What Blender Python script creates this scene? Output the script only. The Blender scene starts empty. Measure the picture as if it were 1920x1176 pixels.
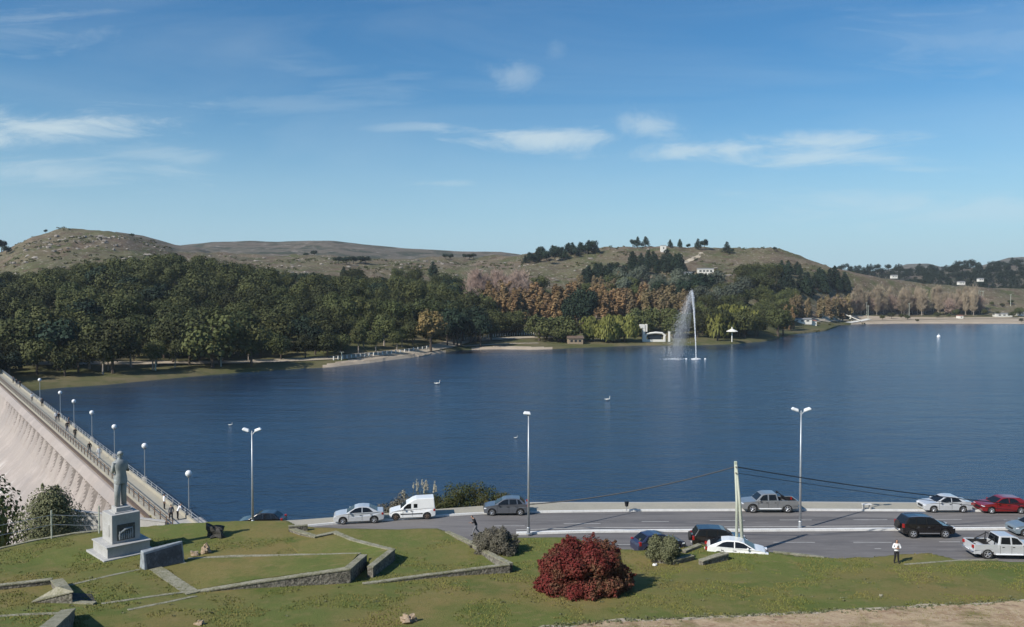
import bpy, bmesh, math, random
from mathutils import Vector, Matrix, noise as mn
S = bpy.context.scene
COL = S.collection
R = math.radians
FPX = 1600.0
PITCH = math.atan(48/1600)
CZ = 28.0
# ------------------------------------------------------------------ camera
cd = bpy.data.cameras.new('camera'); cam = bpy.data.objects.new('camera', cd); COL.objects.link(cam)
cam.location = (0, 0, CZ); cam.rotation_euler = (math.pi/2-PITCH, 0, 0)
cd.sensor_width = 36; cd.sensor_fit = 'HORIZONTAL'; cd.lens = FPX/1920*36
cd.clip_start = 0.5; cd.clip_end = 20000
S.camera = cam
S.render.resolution_x = 1024; S.render.resolution_y = 627
S.view_settings.view_transform = 'Standard'; S.view_settings.look = 'None'
S.view_settings.exposure = 0.1; S.view_settings.gamma = 1
# ------------------------------------------------------------------ light
SUN_EL, SUN_AZ = 38.0, 233.1            # azimuth clockwise from +Y
sd = bpy.data.lights.new('sun', 'SUN'); sun = bpy.data.objects.new('sun', sd); COL.objects.link(sun)
sd.energy = 5.0; sd.angle = R(0.55); sd.color = (1, .95, .87)
sv = Vector((math.sin(R(SUN_AZ))*math.cos(R(SUN_EL)), math.cos(R(SUN_AZ))*math.cos(R(SUN_EL)), math.sin(R(SUN_EL))))
sun.rotation_euler = sv.to_track_quat('Z', 'Y').to_euler(); sun.location = (-60, -60, 90)
W = bpy.data.worlds.new('World'); S.world = W; W.use_nodes = True
def build_world():
    nt = W.node_tree; N = nt.nodes; L = nt.links; N.clear()
    out = N.new('ShaderNodeOutputWorld'); bg = N.new('ShaderNodeBackground'); L.new(bg.outputs[0], out.inputs[0])
    bg.inputs[1].default_value = 0.088
    sk = N.new('ShaderNodeTexSky'); sk.sky_type = 'NISHITA'; sk.sun_disc = False
    sk.sun_elevation = R(SUN_EL); sk.sun_rotation = R(SUN_AZ); sk.altitude = 0
    sk.air_density = 1.0; sk.dust_density = 0.6; sk.ozone_density = 2.6
    tc = N.new('ShaderNodeTexCoord'); sep = N.new('ShaderNodeSeparateXYZ'); L.new(tc.outputs['Generated'], sep.inputs[0])
    def M(op, a, b=None, c=None):
        n = N.new('ShaderNodeMath'); n.operation = op
        for i, v in enumerate((a, b, c)):
            if v is None: continue
            if isinstance(v, (int, float)): n.inputs[i].default_value = v
            else: L.new(v, n.inputs[i])
        return n.outputs[0]
    yy = M('MAXIMUM', sep.outputs[1], 0.02)
    u = M('DIVIDE', sep.outputs[0], yy); v = M('DIVIDE', sep.outputs[2], yy)
    cb = N.new('ShaderNodeCombineXYZ'); L.new(u, cb.inputs[0]); L.new(v, cb.inputs[1])
    def nz(sx, sy, scale, det, rough=.6, dist=0.0):
        mp = N.new('ShaderNodeMapping'); mp.inputs['Scale'].default_value = (sx, sy, 1); L.new(cb.outputs[0], mp.inputs[0])
        t = N.new('ShaderNodeTexNoise'); t.inputs['Scale'].default_value = scale; t.inputs['Detail'].default_value = det
        t.inputs['Roughness'].default_value = rough; t.inputs['Distortion'].default_value = dist
        L.new(mp.outputs[0], t.inputs[0]); return t.outputs[0]
    n1 = nz(.8, 4.6, 6.0, 10, .66, .8); n2 = nz(1, 1.6, 20, 10, .68, .5); n3 = nz(1, 5, 2.2, 6, .55, .8)
    # (px, py, half width px, half height px, tilt, density, puffy?)
    CL = [(110, 243, 330, 46, -.05, .78, 0), (75, 325, 300, 42, 0, .5, 0), (1000, 258, 260, 34, .05, .72, 0),
          (1400, 278, 400, 30, -.06, .66, 0), (1520, 297, 330, 26, .02, .6, 0), (1215, 238, 88, 46, .12, .46, 1), (958, 145, 84, 42, .1, .30, 1),
          (1780, 395, 420, 46, 0, .42, 0), (830, 345, 90, 12, 0, .3, 0), (1040, 98, 40, 34, 0, .14, 1), (60, 60, 260, 60, 0, .2, 0),
          (1820, 80, 300, 90, 0, .16, 0), (800, 240, 160, 14, -.02, .3, 0), (560, 130, 330, 50, .2, .13, 0), (1700, 320, 200, 14, 0, .3, 0),
          (300, 290, 200, 26, .06, .3, 0), (560, 200, 260, 24, 0, .15, 0)]
    acc = None
    for (px, py, a, b, tl, dn, puff) in CL:
        u0 = (px-960)/FPX; v0 = (540-py)/FPX
        du = M('SUBTRACT', u, u0); dv = M('SUBTRACT', v, v0)
        dv = M('MULTIPLY_ADD', du, tl, dv)
        e = M('ADD', M('POWER', M('ABSOLUTE', M('MULTIPLY', du, FPX/a)), 2.0), M('POWER', M('ABSOLUTE', M('MULTIPLY', dv, FPX/b)), 2.0))
        f = M('SUBTRACT', 1.0, M('SQRT', e))
        nn = n2 if puff else n1
        f = M('ADD', f, M('MULTIPLY', M('SUBTRACT', nn, .5), 2.0 if puff else 3.4))
        mr = N.new('ShaderNodeMapRange'); mr.interpolation_type = 'SMOOTHERSTEP'
        mr.inputs[1].default_value = -.1; mr.inputs[2].default_value = 1.3; mr.inputs[4].default_value = dn*.92; L.new(f, mr.inputs[0])
        acc = mr.outputs[0] if acc is None else M('MAXIMUM', acc, mr.outputs[0])
    # a thin veil everywhere
    mr = N.new('ShaderNodeMapRange'); mr.inputs[1].default_value = .42; mr.inputs[2].default_value = .85; mr.inputs[4].default_value = .14; L.new(n3, mr.inputs[0])
    acc = M('MAXIMUM', acc, mr.outputs[0])
    up = N.new('ShaderNodeMapRange'); L.new(sep.outputs[2], up.inputs[0]); up.inputs[1].default_value = 0.0; up.inputs[2].default_value = .03
    fr = N.new('ShaderNodeMapRange'); L.new(sep.outputs[1], fr.inputs[0]); fr.inputs[1].default_value = 0.05; fr.inputs[2].default_value = .3
    acc = M('MULTIPLY', M('MULTIPLY', acc, up.outputs[0]), fr.outputs[0])
    mx = N.new('ShaderNodeMix'); mx.data_type = 'RGBA'; L.new(acc, mx.inputs[0]); L.new(sk.outputs[0], mx.inputs[6]); mx.inputs[7].default_value = (8.4, 7.7, 7.4, 1)
    hs = N.new('ShaderNodeHueSaturation'); hs.inputs['Saturation'].default_value = 1.30; L.new(mx.outputs[2], hs.inputs['Color'])
    tint = N.new('ShaderNodeMix'); tint.data_type = 'RGBA'; tint.blend_type = 'MULTIPLY'; tint.inputs[0].default_value = 1; tint.inputs[7].default_value = (.92, 1.15, 1.20, 1)
    L.new(hs.outputs[0], tint.inputs[6]); hzr = N.new('ShaderNodeMapRange'); hzr.interpolation_type = 'SMOOTHSTEP'; L.new(sep.outputs[2], hzr.inputs[0]); hzr.inputs[1].default_value = -.05; hzr.inputs[2].default_value = .24; hzr.inputs[3].default_value = .85; hzr.inputs[4].default_value = 0
    hm_ = N.new('ShaderNodeMix'); hm_.data_type = 'RGBA'; L.new(hzr.outputs[0], hm_.inputs[0]); L.new(tint.outputs[2], hm_.inputs[6]); hm_.inputs[7].default_value = (4.4, 6.6, 8.6, 1); L.new(hm_.outputs[2], bg.inputs[0])
build_world()

# ------------------------------------------------------------------ picture geometry -> places
def ray(px, py):
    xc = (px-960)/FPX; yc = -(py-588)/FPX
    return Vector((xc, math.cos(PITCH)+yc*math.sin(PITCH), -math.sin(PITCH)+yc*math.cos(PITCH)))
def G(px, py, z):
    d = ray(px, py); t = (z-CZ)/d.z; return Vector((d.x*t, d.y*t, z))
def D(px, py, Y):
    d = ray(px, py); t = Y/d.y; return Vector((d.x*t, Y, CZ+d.z*t))
def lerp(a, b, t): return a+(b-a)*t
def sstep(a, b, x):
    t = max(0, min(1, (x-a)/(b-a))); return t*t*(3-2*t)
def interp(tab, x):
    if x <= tab[0][0]: return tab[0][1]
    for i in range(len(tab)-1):
        if x <= tab[i+1][0]:
            t = (x-tab[i][0])/(tab[i+1][0]-tab[i][0])
            return lerp(tab[i][1], tab[i+1][1], t)
    return tab[-1][1]
def fbm(x, y, z=0, o=4): return mn.fractal(Vector((x, y, z)), .6, 2.1, o)

# ------------------------------------------------------------------ materials
def mat(name, col, rough=.8, metal=0, noise=None, bump=0, bscale=20, spec=.5, objvar=0, coat=0, detail=6, scale_vec=(1, 1, 1), emis=None):
    """noise = [(scale, lo, hi, colour), ...] layered over col"""
    m = bpy.data.materials.new(name); m.use_nodes = True; nt = m.node_tree; N = nt.nodes; L = nt.links
    b = N['Principled BSDF']; b.inputs['Roughness'].default_value = rough; b.inputs['Metallic'].default_value = metal
    b.inputs['Specular IOR Level'].default_value = spec; b.inputs['Coat Weight'].default_value = coat
    tc = N.new('ShaderNodeTexCoord'); mp = N.new('ShaderNodeMapping'); L.new(tc.outputs['Object'], mp.inputs[0]); mp.inputs['Scale'].default_value = scale_vec
    rgb = N.new('ShaderNodeRGB'); rgb.outputs[0].default_value = (*col, 1); cur = rgb.outputs[0]
    for k, (sc, lo, hi, c) in enumerate(noise or []):
        t = N.new('ShaderNodeTexNoise'); t.inputs['Scale'].default_value = sc; t.inputs['Detail'].default_value = detail; t.inputs['Roughness'].default_value = .62
        ad = N.new('ShaderNodeVectorMath'); ad.operation = 'ADD'; ad.inputs[1].default_value = (k*13.7, k*7.1, k*3.3)
        L.new(mp.outputs[0], ad.inputs[0]); L.new(ad.outputs[0], t.inputs[0])
        mr = N.new('ShaderNodeMapRange'); mr.inputs[1].default_value = lo; mr.inputs[2].default_value = hi; L.new(t.outputs[0], mr.inputs[0])
        mx = N.new('ShaderNodeMix'); mx.data_type = 'RGBA'; L.new(mr.outputs[0], mx.inputs[0]); L.new(cur, mx.inputs[6]); mx.inputs[7].default_value = (*c, 1); cur = mx.outputs[2]
    if objvar:
        oi = N.new('ShaderNodeObjectInfo'); hs = N.new('ShaderNodeHueSaturation')
        mr = N.new('ShaderNodeMapRange'); mr.inputs[3].default_value = 1-objvar; mr.inputs[4].default_value = 1+objvar; L.new(oi.outputs['Random'], mr.inputs[0])
        mr2 = N.new('ShaderNodeMapRange'); mr2.inputs[3].default_value = .5-.035*objvar; mr2.inputs[4].default_value = .5+.035*objvar
        wn = N.new('ShaderNodeTexWhiteNoise'); wn.noise_dimensions = '1D'; L.new(oi.outputs['Random'], wn.inputs['W']); L.new(wn.outputs[0], mr2.inputs[0])
        L.new(mr.outputs[0], hs.inputs['Value']); L.new(mr2.outputs[0], hs.inputs['Hue']); L.new(cur, hs.inputs['Color']); cur = hs.outputs[0]
    L.new(cur, b.inputs['Base Color'])
    if bump:
        t = N.new('ShaderNodeTexNoise'); t.inputs['Scale'].default_value = bscale; t.inputs['Detail'].default_value = 8; L.new(mp.outputs[0], t.inputs[0])
        bp = N.new('ShaderNodeBump'); bp.inputs['Strength'].default_value = min(1, bump); bp.inputs['Distance'].default_value = .05 if bump <= 1 else bump*.05
        L.new(t.outputs[0], bp.inputs['Height']); L.new(bp.outputs[0], b.inputs['Normal'])
    return m
M = {}
M['lawn'] = mat('lawn', (.112, .142, .035), .95, noise=[(.09, .42, .60, (.205, .155, .058)), (.30, .50, .68, (.080, .115, .024)), (1.1, .52, .74, (.215, .170, .072)), (5, .5, .78, (.075, .092, .022)), (18, .45, .75, (.17, .16, .055))], bump=1, bscale=14, spec=.15)
M['dirt'] = mat('dirt', (.42, .315, .20), .95, noise=[(.8, .45, .66, (.30, .20, .125)), (4, .48, .7, (.50, .39, .27)), (1.6, .55, .7, (.22, .15, .10)), (.35, .54, .72, (.17, .15, .06))], bump=1, bscale=10, spec=.1)
M['asphalt'] = mat('asphalt', (.155, .145, .142), .85, noise=[(.25, .45, .62, (.190, .178, .170)), (.9, .48, .62, (.118, .112, .112)), (3.5, .56, .66, (.20, .19, .185)), (9, .60, .70, (.085, .08, .08))], bump=.3, bscale=60, spec=.3, scale_vec=(.10, 1, 1))
M['paving'] = mat('paving', (.36, .33, .26), .85, noise=[(.5, .4, .7, (.30, .28, .23)), (6, .5, .8, (.42, .39, .32))], bump=.3, bscale=30)
M['whitepaint'] = mat('whitepaint', (.74, .73, .70), .7, noise=[(1.5, .45, .8, (.55, .54, .52)), (9, .55, .8, (.38, .37, .36))])
M['roadpaint'] = mat('roadpaint', (.42, .41, .39), .7, noise=[(3, .45, .8, (.26, .25, .24))])
M['stonewall'] = mat('stonewall', (.17, .155, .13), .95, noise=[(2.2, .42, .6, (.07, .064, .055)), (7, .45, .62, (.27, .25, .21)), (1.1, .55, .8, (.06, .07, .03))], bump=2, bscale=5, spec=.2)
M['coping'] = mat('coping', (.27, .255, .19), .95, noise=[(1.3, .42, .62, (.17, .165, .095)), (7, .48, .7, (.36, .34, .27)), (2.5, .55, .7, (.12, .12, .06))], bump=1, bscale=12, spec=.2)
M['rock'] = mat('rock', (.36, .27, .18), .95, noise=[(2.5, .4, .7, (.22, .16, .11)), (9, .5, .8, (.45, .37, .28))], bump=2, bscale=5)
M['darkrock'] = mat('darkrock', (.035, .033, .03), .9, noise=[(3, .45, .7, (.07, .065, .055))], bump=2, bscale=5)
M['concrete'] = mat('concrete', (.40, .385, .36), .85, noise=[(.8, .4, .7, (.33, .32, .30)), (6, .5, .8, (.45, .43, .40))], bump=.4, bscale=20)
M['plinth'] = mat('plinth', (.42, .415, .40), .8, noise=[(1.2, .4, .7, (.34, .335, .32)), (8, .5, .8, (.47, .465, .45))], bump=.4, bscale=25)
M['bronze'] = mat('bronze', (.35, .36, .355), .65, noise=[(2.5, .4, .65, (.22, .245, .245)), (10, .5, .8, (.38, .40, .38))], bump=.5, bscale=14)
M['relief'] = mat('relief', (.045, .05, .052), .5, noise=[(9, .45, .7, (.09, .10, .10))], bump=1, bscale=14)
M['slab'] = mat('slab', (.04, .046, .055), .6, noise=[(1.6, .45, .7, (.10, .12, .14)), (7, .5, .75, (.02, .023, .03))], bump=1, bscale=8)
M['slabtop'] = mat('slabtop', (.30, .33, .35), .7, noise=[(3, .4, .7, (.18, .19, .2))])
M['galv'] = mat('galv', (.45, .47, .49), .45, metal=.6, noise=[(2, .4, .7, (.36, .38, .40))])
M['poleconc'] = mat('poleconc', (.50, .515, .44), .85, noise=[(1.2, .4, .7, (.36, .40, .30)), (12, .5, .8, (.55, .58, .50))], bump=.5, bscale=18, scale_vec=(1, 1, .3))
M['lampwhite'] = mat('lampwhite', (.8, .81, .82), .35, noise=[(5, .5, .8, (.7, .71, .72))])
M['black'] = mat('black', (.012, .012, .013), .6)
M['tyre'] = mat('tyre', (.018, .018, .019), .85, noise=[(12, .4, .8, (.035, .033, .03))])
M['alloy'] = mat('alloy', (.62, .63, .65), .3, metal=.7)
M['glass'] = mat('glass', (.010, .012, .015), .12, spec=.35)
M['chrome'] = mat('chrome', (.75, .76, .78), .2, metal=.9)
M['redlamp'] = mat('redlamp', (.30, .015, .012), .25)
M['headlamp'] = mat('headlamp', (.75, .77, .8), .15, coat=1)
def paint(n, c, metal=.35, rough=.32): 
    return mat(n, c, rough, metal=metal, coat=.8, noise=[(1.5, .45, .8, tuple(x*.85 for x in c))])
M['silver'] = paint('silver', (.62, .63, .64), .25); M['white'] = paint('white', (.84, .84, .82), 0, .35)
M['grey'] = paint('grey', (.16, .17, .19), .5); M['greysilver'] = paint('greysilver', (.33, .335, .335), .5); M['red'] = paint('red', (.24, .012, .014), .2)
M['carblack'] = paint('carblack', (.013, .011, .011), .1, .25); M['navy'] = paint('navy', (.035, .04, .085), .3); M['steelblue'] = paint('steelblue', (.25, .31, .35), .4)
M['plastic'] = mat('plastic', (.012, .012, .013), .7)
M['skin'] = mat('skin', (.42, .24, .16), .6); M['hair'] = mat('hair', (.02, .014, .01), .7)
M['clothwhite'] = mat('clothwhite', (.75, .75, .76), .9); M['clothblack'] = mat('clothblack', (.012, .012, .014), .9); M['clothred'] = mat('clothred', (.22, .04, .03), .9)
M['clothgrey'] = mat('clothgrey', (.16, .16, .17), .9); M['clothblue'] = mat('clothblue', (.05, .07, .14), .9)
M['bark'] = mat('bark', (.10, .075, .055), .95, noise=[(4, .4, .7, (.06, .045, .035))], bump=1, bscale=8)
M['palebark'] = mat('palebark', (.34, .29, .24), .95, noise=[(2, .4, .7, (.2, .17, .14))])
def leafmat(n, c, c2, ov=.22, sc=.5):
    m = mat(n, c, .75, noise=[(sc, .42, .66, c2), (2.5, .5, .8, tuple(x*1.35 for x in c))], objvar=ov, spec=.2, detail=3)
    return m
M['leafdark'] = leafmat('leafdark', (.040, .047, .015), (.075, .080, .027), .5, .12)
M['leafolive'] = leafmat('leafolive', (.070, .080, .026), (.095, .10, .034), .25, .2)
M['leafpine'] = leafmat('leafpine', (.016, .030, .017), (.026, .038, .018), .3, .2)
M['leafblue'] = leafmat('leafblue', (.085, .10, .072), (.11, .12, .08), .25, .2)
M['leafautumn'] = leafmat('leafautumn', (.235, .15, .07), (.20, .145, .08), .22, .2)
M['leafbrown'] = leafmat('leafbrown', (.20, .15, .08), (.16, .125, .065), .25, .2)
M['leafwillow'] = leafmat('leafwillow', (.135, .14, .034), (.16, .155, .045), .18, .2)
M['leafgold'] = leafmat('leafgold', (.21, .145, .055), (.15, .125, .05), .1, .3)
M['twig'] = leafmat('twig', (.32, .26, .185), (.26, .215, .155), .18, .15)
M['twigpink'] = leafmat('twigpink', (.34, .25, .20), (.27, .20, .165), .15, .15)
M['leafred'] = mat('leafred', (.130, .018, .016), .75, noise=[(.42, .44, .60, (.125, .075, .038)), (2.5, .48, .7, (.19, .028, .024)), (7, .46, .7, (.075, .035, .022))], spec=.2, detail=4)
M['leafgrey'] = mat('leafgrey', (.125, .115, .085), .8, noise=[(1.1, .42, .65, (.16, .145, .115)), (6, .5, .75, (.05, .055, .035))], spec=.15)
M['leafshrub'] = mat('leafshrub', (.15, .155, .085), .8, noise=[(1.1, .42, .65, (.14, .145, .075)), (6, .5, .75, (.06, .07, .03))], spec=.15)
M['leafbank'] = mat('leafbank', (.055, .066, .022), .8, noise=[(.6, .42, .65, (.10, .085, .035)), (3, .5, .75, (.035, .045, .018))], spec=.15)
M['plume'] = mat('plume', (.42, .39, .30), .9)
M['hillgrass'] = mat('hillgrass', (.118, .108, .060), .95, noise=[(.012, .42, .58, (.150, .115, .078)), (.03, .48, .60, (.080, .085, .036)), (.11, .50, .66, (.085, .058, .040)), (.4, .57, .68, (.36, .31, .26))], bump=0, spec=.1, detail=9)
M['ridge'] = mat('ridge', (.105, .098, .074), .95, noise=[(.006, .40, .60, (.135, .11, .085)), (.022, .48, .60, (.05, .056, .038)), (.06, .55, .66, (.22, .19, .165))], spec=.1, detail=9)
M['shorebank'] = mat('shorebank', (.090, .092, .038), .95, noise=[(.05, .42, .62, (.15, .125, .07)), (.3, .5, .75, (.07, .08, .03))], spec=.1)
M['sand'] = mat('sand', (.40, .33, .25), .95, noise=[(.1, .4, .7, (.31, .25, .18)), (1, .5, .8, (.46, .39, .31))], spec=.1)
M['track'] = mat('track', (.40, .34, .25), .95, noise=[(.3, .4, .7, (.38, .33, .27))], spec=.1)
M['hillrock'] = mat('hillrock', (.32, .285, .25), .95, noise=[(.4, .4, .7, (.24, .21, .18))], spec=.1)
M['housewhite'] = mat('housewhite', (.70, .68, .62), .8, noise=[(.5, .4, .8, (.7, .67, .6))])
M['rooftile'] = mat('rooftile', (.30, .13, .08), .85, noise=[(1, .4, .7, (.2, .1, .07))])
M['roofgrey'] = mat('roofgrey', (.22, .22, .22), .85, noise=[(1, .4, .7, (.3, .29, .28))])
M['window'] = mat('window', (.02, .025, .03), .15)
M['rust'] = mat('rust', (.10, .07, .05), .7, noise=[(5, .4, .7, (.2, .14, .1))])

def dam_material():
    m = mat('damface', (.345, .300, .270), .9, noise=[(.05, .42, .62, (.28, .25, .235)), (.25, .5, .72, (.42, .36, .325)), (1.4, .52, .8, (.30, .26, .235))], bump=.8, bscale=2.5, spec=.2)
    nt = m.node_tree; N = nt.nodes; L = nt.links; b = N['Principled BSDF']; src = b.inputs['Base Color'].links[0].from_socket
    tc = N.new('ShaderNodeTexCoord'); rot = N.new('ShaderNodeMapping'); rot.inputs['Rotation'].default_value = (0, 0, -math.atan2(130, -94)); L.new(tc.outputs['Object'], rot.inputs[0]); mp = N.new('ShaderNodeMapping'); mp.inputs['Scale'].default_value = (.55, .05, .05); L.new(rot.outputs[0], mp.inputs[0])
    t = N.new('ShaderNodeTexNoise'); t.inputs['Scale'].default_value = .5; t.inputs['Detail'].default_value = 4; L.new(mp.outputs[0], t.inputs[0])
    mr = N.new('ShaderNodeMapRange'); mr.inputs[1].default_value = .5; mr.inputs[2].default_value = .78; mr.inputs[4].default_value = .6; L.new(t.outputs[0], mr.inputs[0])
    mx = N.new('ShaderNodeMix'); mx.data_type = 'RGBA'; L.new(mr.outputs[0], mx.inputs[0]); L.new(src, mx.inputs[6]); mx.inputs[7].default_value = (.30, .255, .225, 1)
    # lime washed streaks low on the face
    mp2 = N.new('ShaderNodeMapping'); mp2.inputs['Scale'].default_value = (.5, .12, .12); mp2.inputs['Location'].default_value = (3, 1, 0); L.new(rot.outputs[0], mp2.inputs[0])
    t2 = N.new('ShaderNodeTexNoise'); t2.inputs['Scale'].default_value = 1.0; t2.inputs['Detail'].default_value = 8; L.new(mp2.outputs[0], t2.inputs[0])
    mr2 = N.new('ShaderNodeMapRange'); mr2.inputs[1].default_value = .56; mr2.inputs[2].default_value = .66; L.new(t2.outputs[0], mr2.inputs[0])
    sp = N.new('ShaderNodeSeparateXYZ'); L.new(tc.outputs['Object'], sp.inputs[0])
    mr3 = N.new('ShaderNodeMapRange'); mr3.inputs[1].default_value = -4; mr3.inputs[2].default_value = -7; L.new(sp.outputs[2], mr3.inputs[0])
    mu = N.new('ShaderNodeMath'); mu.operation = 'MULTIPLY'; L.new(mr2.outputs[0], mu.inputs[0]); L.new(mr3.outputs[0], mu.inputs[1])
    mx2 = N.new('ShaderNodeMix'); mx2.data_type = 'RGBA'; L.new(mu.outputs[0], mx2.inputs[0]); L.new(mx.outputs[2], mx2.inputs[6]); mx2.inputs[7].default_value = (.72, .70, .66, 1)
    L.new(mx2.outputs[2], b.inputs['Base Color']); return m
M['damface'] = dam_material(); M['damhollow'] = mat('damhollow', (.165, .142, .128), .9, noise=[(.5, .42, .7, (.24, .21, .185)), (3, .5, .8, (.30, .26, .23))], spec=.2)
def water_material():
    m = bpy.data.materials.new('water'); m.use_nodes = True; nt = m.node_tree; N = nt.nodes; L = nt.links; b = N['Principled BSDF']
    b.inputs['Roughness'].default_value = .14; b.inputs['IOR'].default_value = 1.33
    tc = N.new('ShaderNodeTexCoord')
    def nz(sc, vec, det=4):
        mp = N.new('ShaderNodeMapping'); mp.inputs['Scale'].default_value = vec; L.new(tc.outputs['Object'], mp.inputs[0])
        t = N.new('ShaderNodeTexNoise'); t.inputs['Scale'].default_value = sc; t.inputs['Detail'].default_value = det; t.inputs['Roughness'].default_value = .6; L.new(mp.outputs[0], t.inputs[0]); return t.outputs[0]
    a = nz(.9, (.45, 1, 1), 5); c = nz(.12, (.35, 1, 1), 3); wind = nz(.011, (.22, 1, 1), 7)
    wr = N.new('ShaderNodeMapRange'); wr.inputs[1].default_value = .38; wr.inputs[2].default_value = .66; L.new(wind, wr.inputs[0]); col = N.new('ShaderNodeMix'); col.data_type = 'RGBA'; L.new(wr.outputs[0], col.inputs[0])
    col.inputs[6].default_value = (.007, .024, .058, 1); col.inputs[7].default_value = (.024, .062, .115, 1); L.new(col.outputs[2], b.inputs['Base Color'])
    mr = N.new('ShaderNodeMapRange'); mr.inputs[1].default_value = .35; mr.inputs[2].default_value = .7; mr.inputs[3].default_value = .35; mr.inputs[4].default_value = 1.0; L.new(wind, mr.inputs[0])
    mu = N.new('ShaderNodeMath'); mu.operation = 'MULTIPLY'; L.new(a, mu.inputs[0]); L.new(mr.outputs[0], mu.inputs[1])
    ad = N.new('ShaderNodeMath'); ad.operation = 'MULTIPLY_ADD'; L.new(c, ad.inputs[0]); ad.inputs[1].default_value = 1.6; L.new(mu.outputs[0], ad.inputs[2])
    bp = N.new('ShaderNodeBump'); bp.inputs['Strength'].default_value = .8; bp.inputs['Distance'].default_value = .48
    L.new(ad.outputs[0], bp.inputs['Height']); L.new(bp.outputs[0], b.inputs['Normal'])
    return m
M['water'] = water_material()

# ------------------------------------------------------------------ mesh helpers
class MB:
    def __init__(s): s.v = []; s.f = []; s.mi = []; s.X = None
    def add(s, vs, fs, mi=0):
        o = len(s.v)
        if s.X: vs = [tuple(s.X @ Vector(p)) for p in vs]
        s.v += [tuple(p) for p in vs]; s.f += [tuple(i+o for i in f) for f in fs]; s.mi += [mi]*len(fs); return s
    def box(s, c, sz, rz=0, mi=0, taper=1.0):
        x, y, z = (a/2 for a in sz); ca, sa = math.cos(rz), math.sin(rz); vs = []
        for k, (i, j) in enumerate([(-1, -1), (1, -1), (1, 1), (-1, 1)]*2):
            t = 1 if k < 4 else taper; zz = -z if k < 4 else z
            xx, yy = i*x*t, j*y*t; vs.append((c[0]+xx*ca-yy*sa, c[1]+xx*sa+yy*ca, c[2]+zz))
        return s.add(vs, [(3, 2, 1, 0), (4, 5, 6, 7), (0, 1, 5, 4), (1, 2, 6, 5), (2, 3, 7, 6), (3, 0, 4, 7)], mi)
    def tube(s, pts, rs, n=8, mi=0, cap=True):
        pts = [Vector(p) for p in pts]; vs = []; fs = []
        if isinstance(rs, (int, float)): rs = [rs]*len(pts)
        for i, p in enumerate(pts):
            d = (pts[min(i+1, len(pts)-1)]-pts[max(i-1, 0)]); d = d.normalized() if d.length > 1e-9 else Vector((0, 0, 1))
            a = d.cross(Vector((0, 0, 1))) if abs(d.z) < .95 else d.cross(Vector((1, 0, 0))); a.normalize(); b = d.cross(a)
            for k in range(n):
                t = 2*math.pi*k/n; vs.append(p+(a*math.cos(t)+b*math.sin(t))*rs[i])
        for i in range(len(pts)-1):
            for k in range(n): fs.append((i*n+k, i*n+(k+1) % n, (i+1)*n+(k+1) % n, (i+1)*n+k))
        if cap: fs += [tuple(range(n))[::-1], tuple((len(pts)-1)*n+k for k in range(n))]
        return s.add(vs, fs, mi)
    def lathe(s, prof, axis='z', c=(0, 0, 0), n=16, mi=0):
        vs = []; fs = []
        for (r, h) in prof:
            for k in range(n):
                t = 2*math.pi*k/n; a, b = r*math.cos(t), r*math.sin(t)
                p = (a, b, h) if axis == 'z' else ((a, h, b) if axis == 'y' else (h, a, b)); vs.append((p[0]+c[0], p[1]+c[1], p[2]+c[2]))
        for i in range(len(prof)-1):
            for k in range(n): fs.append((i*n+k, i*n+(k+1) % n, (i+1)*n+(k+1) % n, (i+1)*n+k))
        fs += [tuple(range(n))[::-1], tuple((len(prof)-1)*n+k for k in range(n))]
        return s.add(vs, fs, mi)
    def ball(s, c, r, n=10, m=7, mi=0, jit=0, seed=0):
        sz = r if isinstance(r, (tuple, list)) else (r, r, r); rg = random.Random(seed); vs = []; fs = []
        ph = rg.random()*9
        for i in range(m+1):
            th = math.pi*i/m
            for k in range(n):
                t = 2*math.pi*k/n; d = Vector((math.sin(th)*math.cos(t), math.sin(th)*math.sin(t), math.cos(th)))
                q = 1+jit*mn.noise(d*1.7+Vector((ph, ph, ph))) if jit else 1
                vs.append((c[0]+d.x*sz[0]*q, c[1]+d.y*sz[1]*q, c[2]+d.z*sz[2]*q))
        for i in range(m):
            for k in range(n): fs.append((i*n+k, (i+1)*n+k, (i+1)*n+(k+1) % n, i*n+(k+1) % n))
        return s.add(vs, fs, mi)
    def mesh(s, name, mats, smooth=False):
        me = bpy.data.meshes.new(name); me.from_pydata(s.v, [], s.f)
        for m in (mats if isinstance(mats, (list, tuple)) else [mats]): me.materials.append(M[m] if isinstance(m, str) else m)
        me.polygons.foreach_set('material_index', s.mi)
        if smooth: me.polygons.foreach_set('use_smooth', [True]*len(me.polygons))
        me.update(); return me
    def obj(s, name, mats, parent=None, smooth=False, bevel=0, loc=None):
        o = bpy.data.objects.new(name, s.mesh(name, mats, smooth)); COL.objects.link(o)
        if parent: o.parent = parent
        if loc is not None: o.location = loc
        if bevel:
            b = o.modifiers.new('bevel', 'BEVEL'); b.width = bevel; b.segments = 2; b.limit_method = 'ANGLE'; b.angle_limit = R(35)
        return o
def tag(o, label, cat, group=None):
    o['label'] = label; o['category'] = cat
    if group: o['group'] = group
    return o
def struct(o): o['kind'] = 'structure'; return o
def empty(name, loc, rz, label, cat, group=None):
    o = bpy.data.objects.new(name, None); COL.objects.link(o); o.location = loc; o.rotation_euler = (0, 0, rz); o.empty_display_size = .3
    return tag(o, label, cat, group)
def copyobj(src, loc, rz=0, sc=1, label=None, parent=None):
    c = src.copy(); COL.objects.link(c)
    if parent is None: c.location = loc; c.rotation_euler = (0, 0, rz); c.scale = (sc, sc, sc) if not isinstance(sc, tuple) else sc
    else: c.parent = parent
    if label: c['label'] = label
    for ch in list(src.children): copyobj(ch, None, parent=c)
    return c

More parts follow.
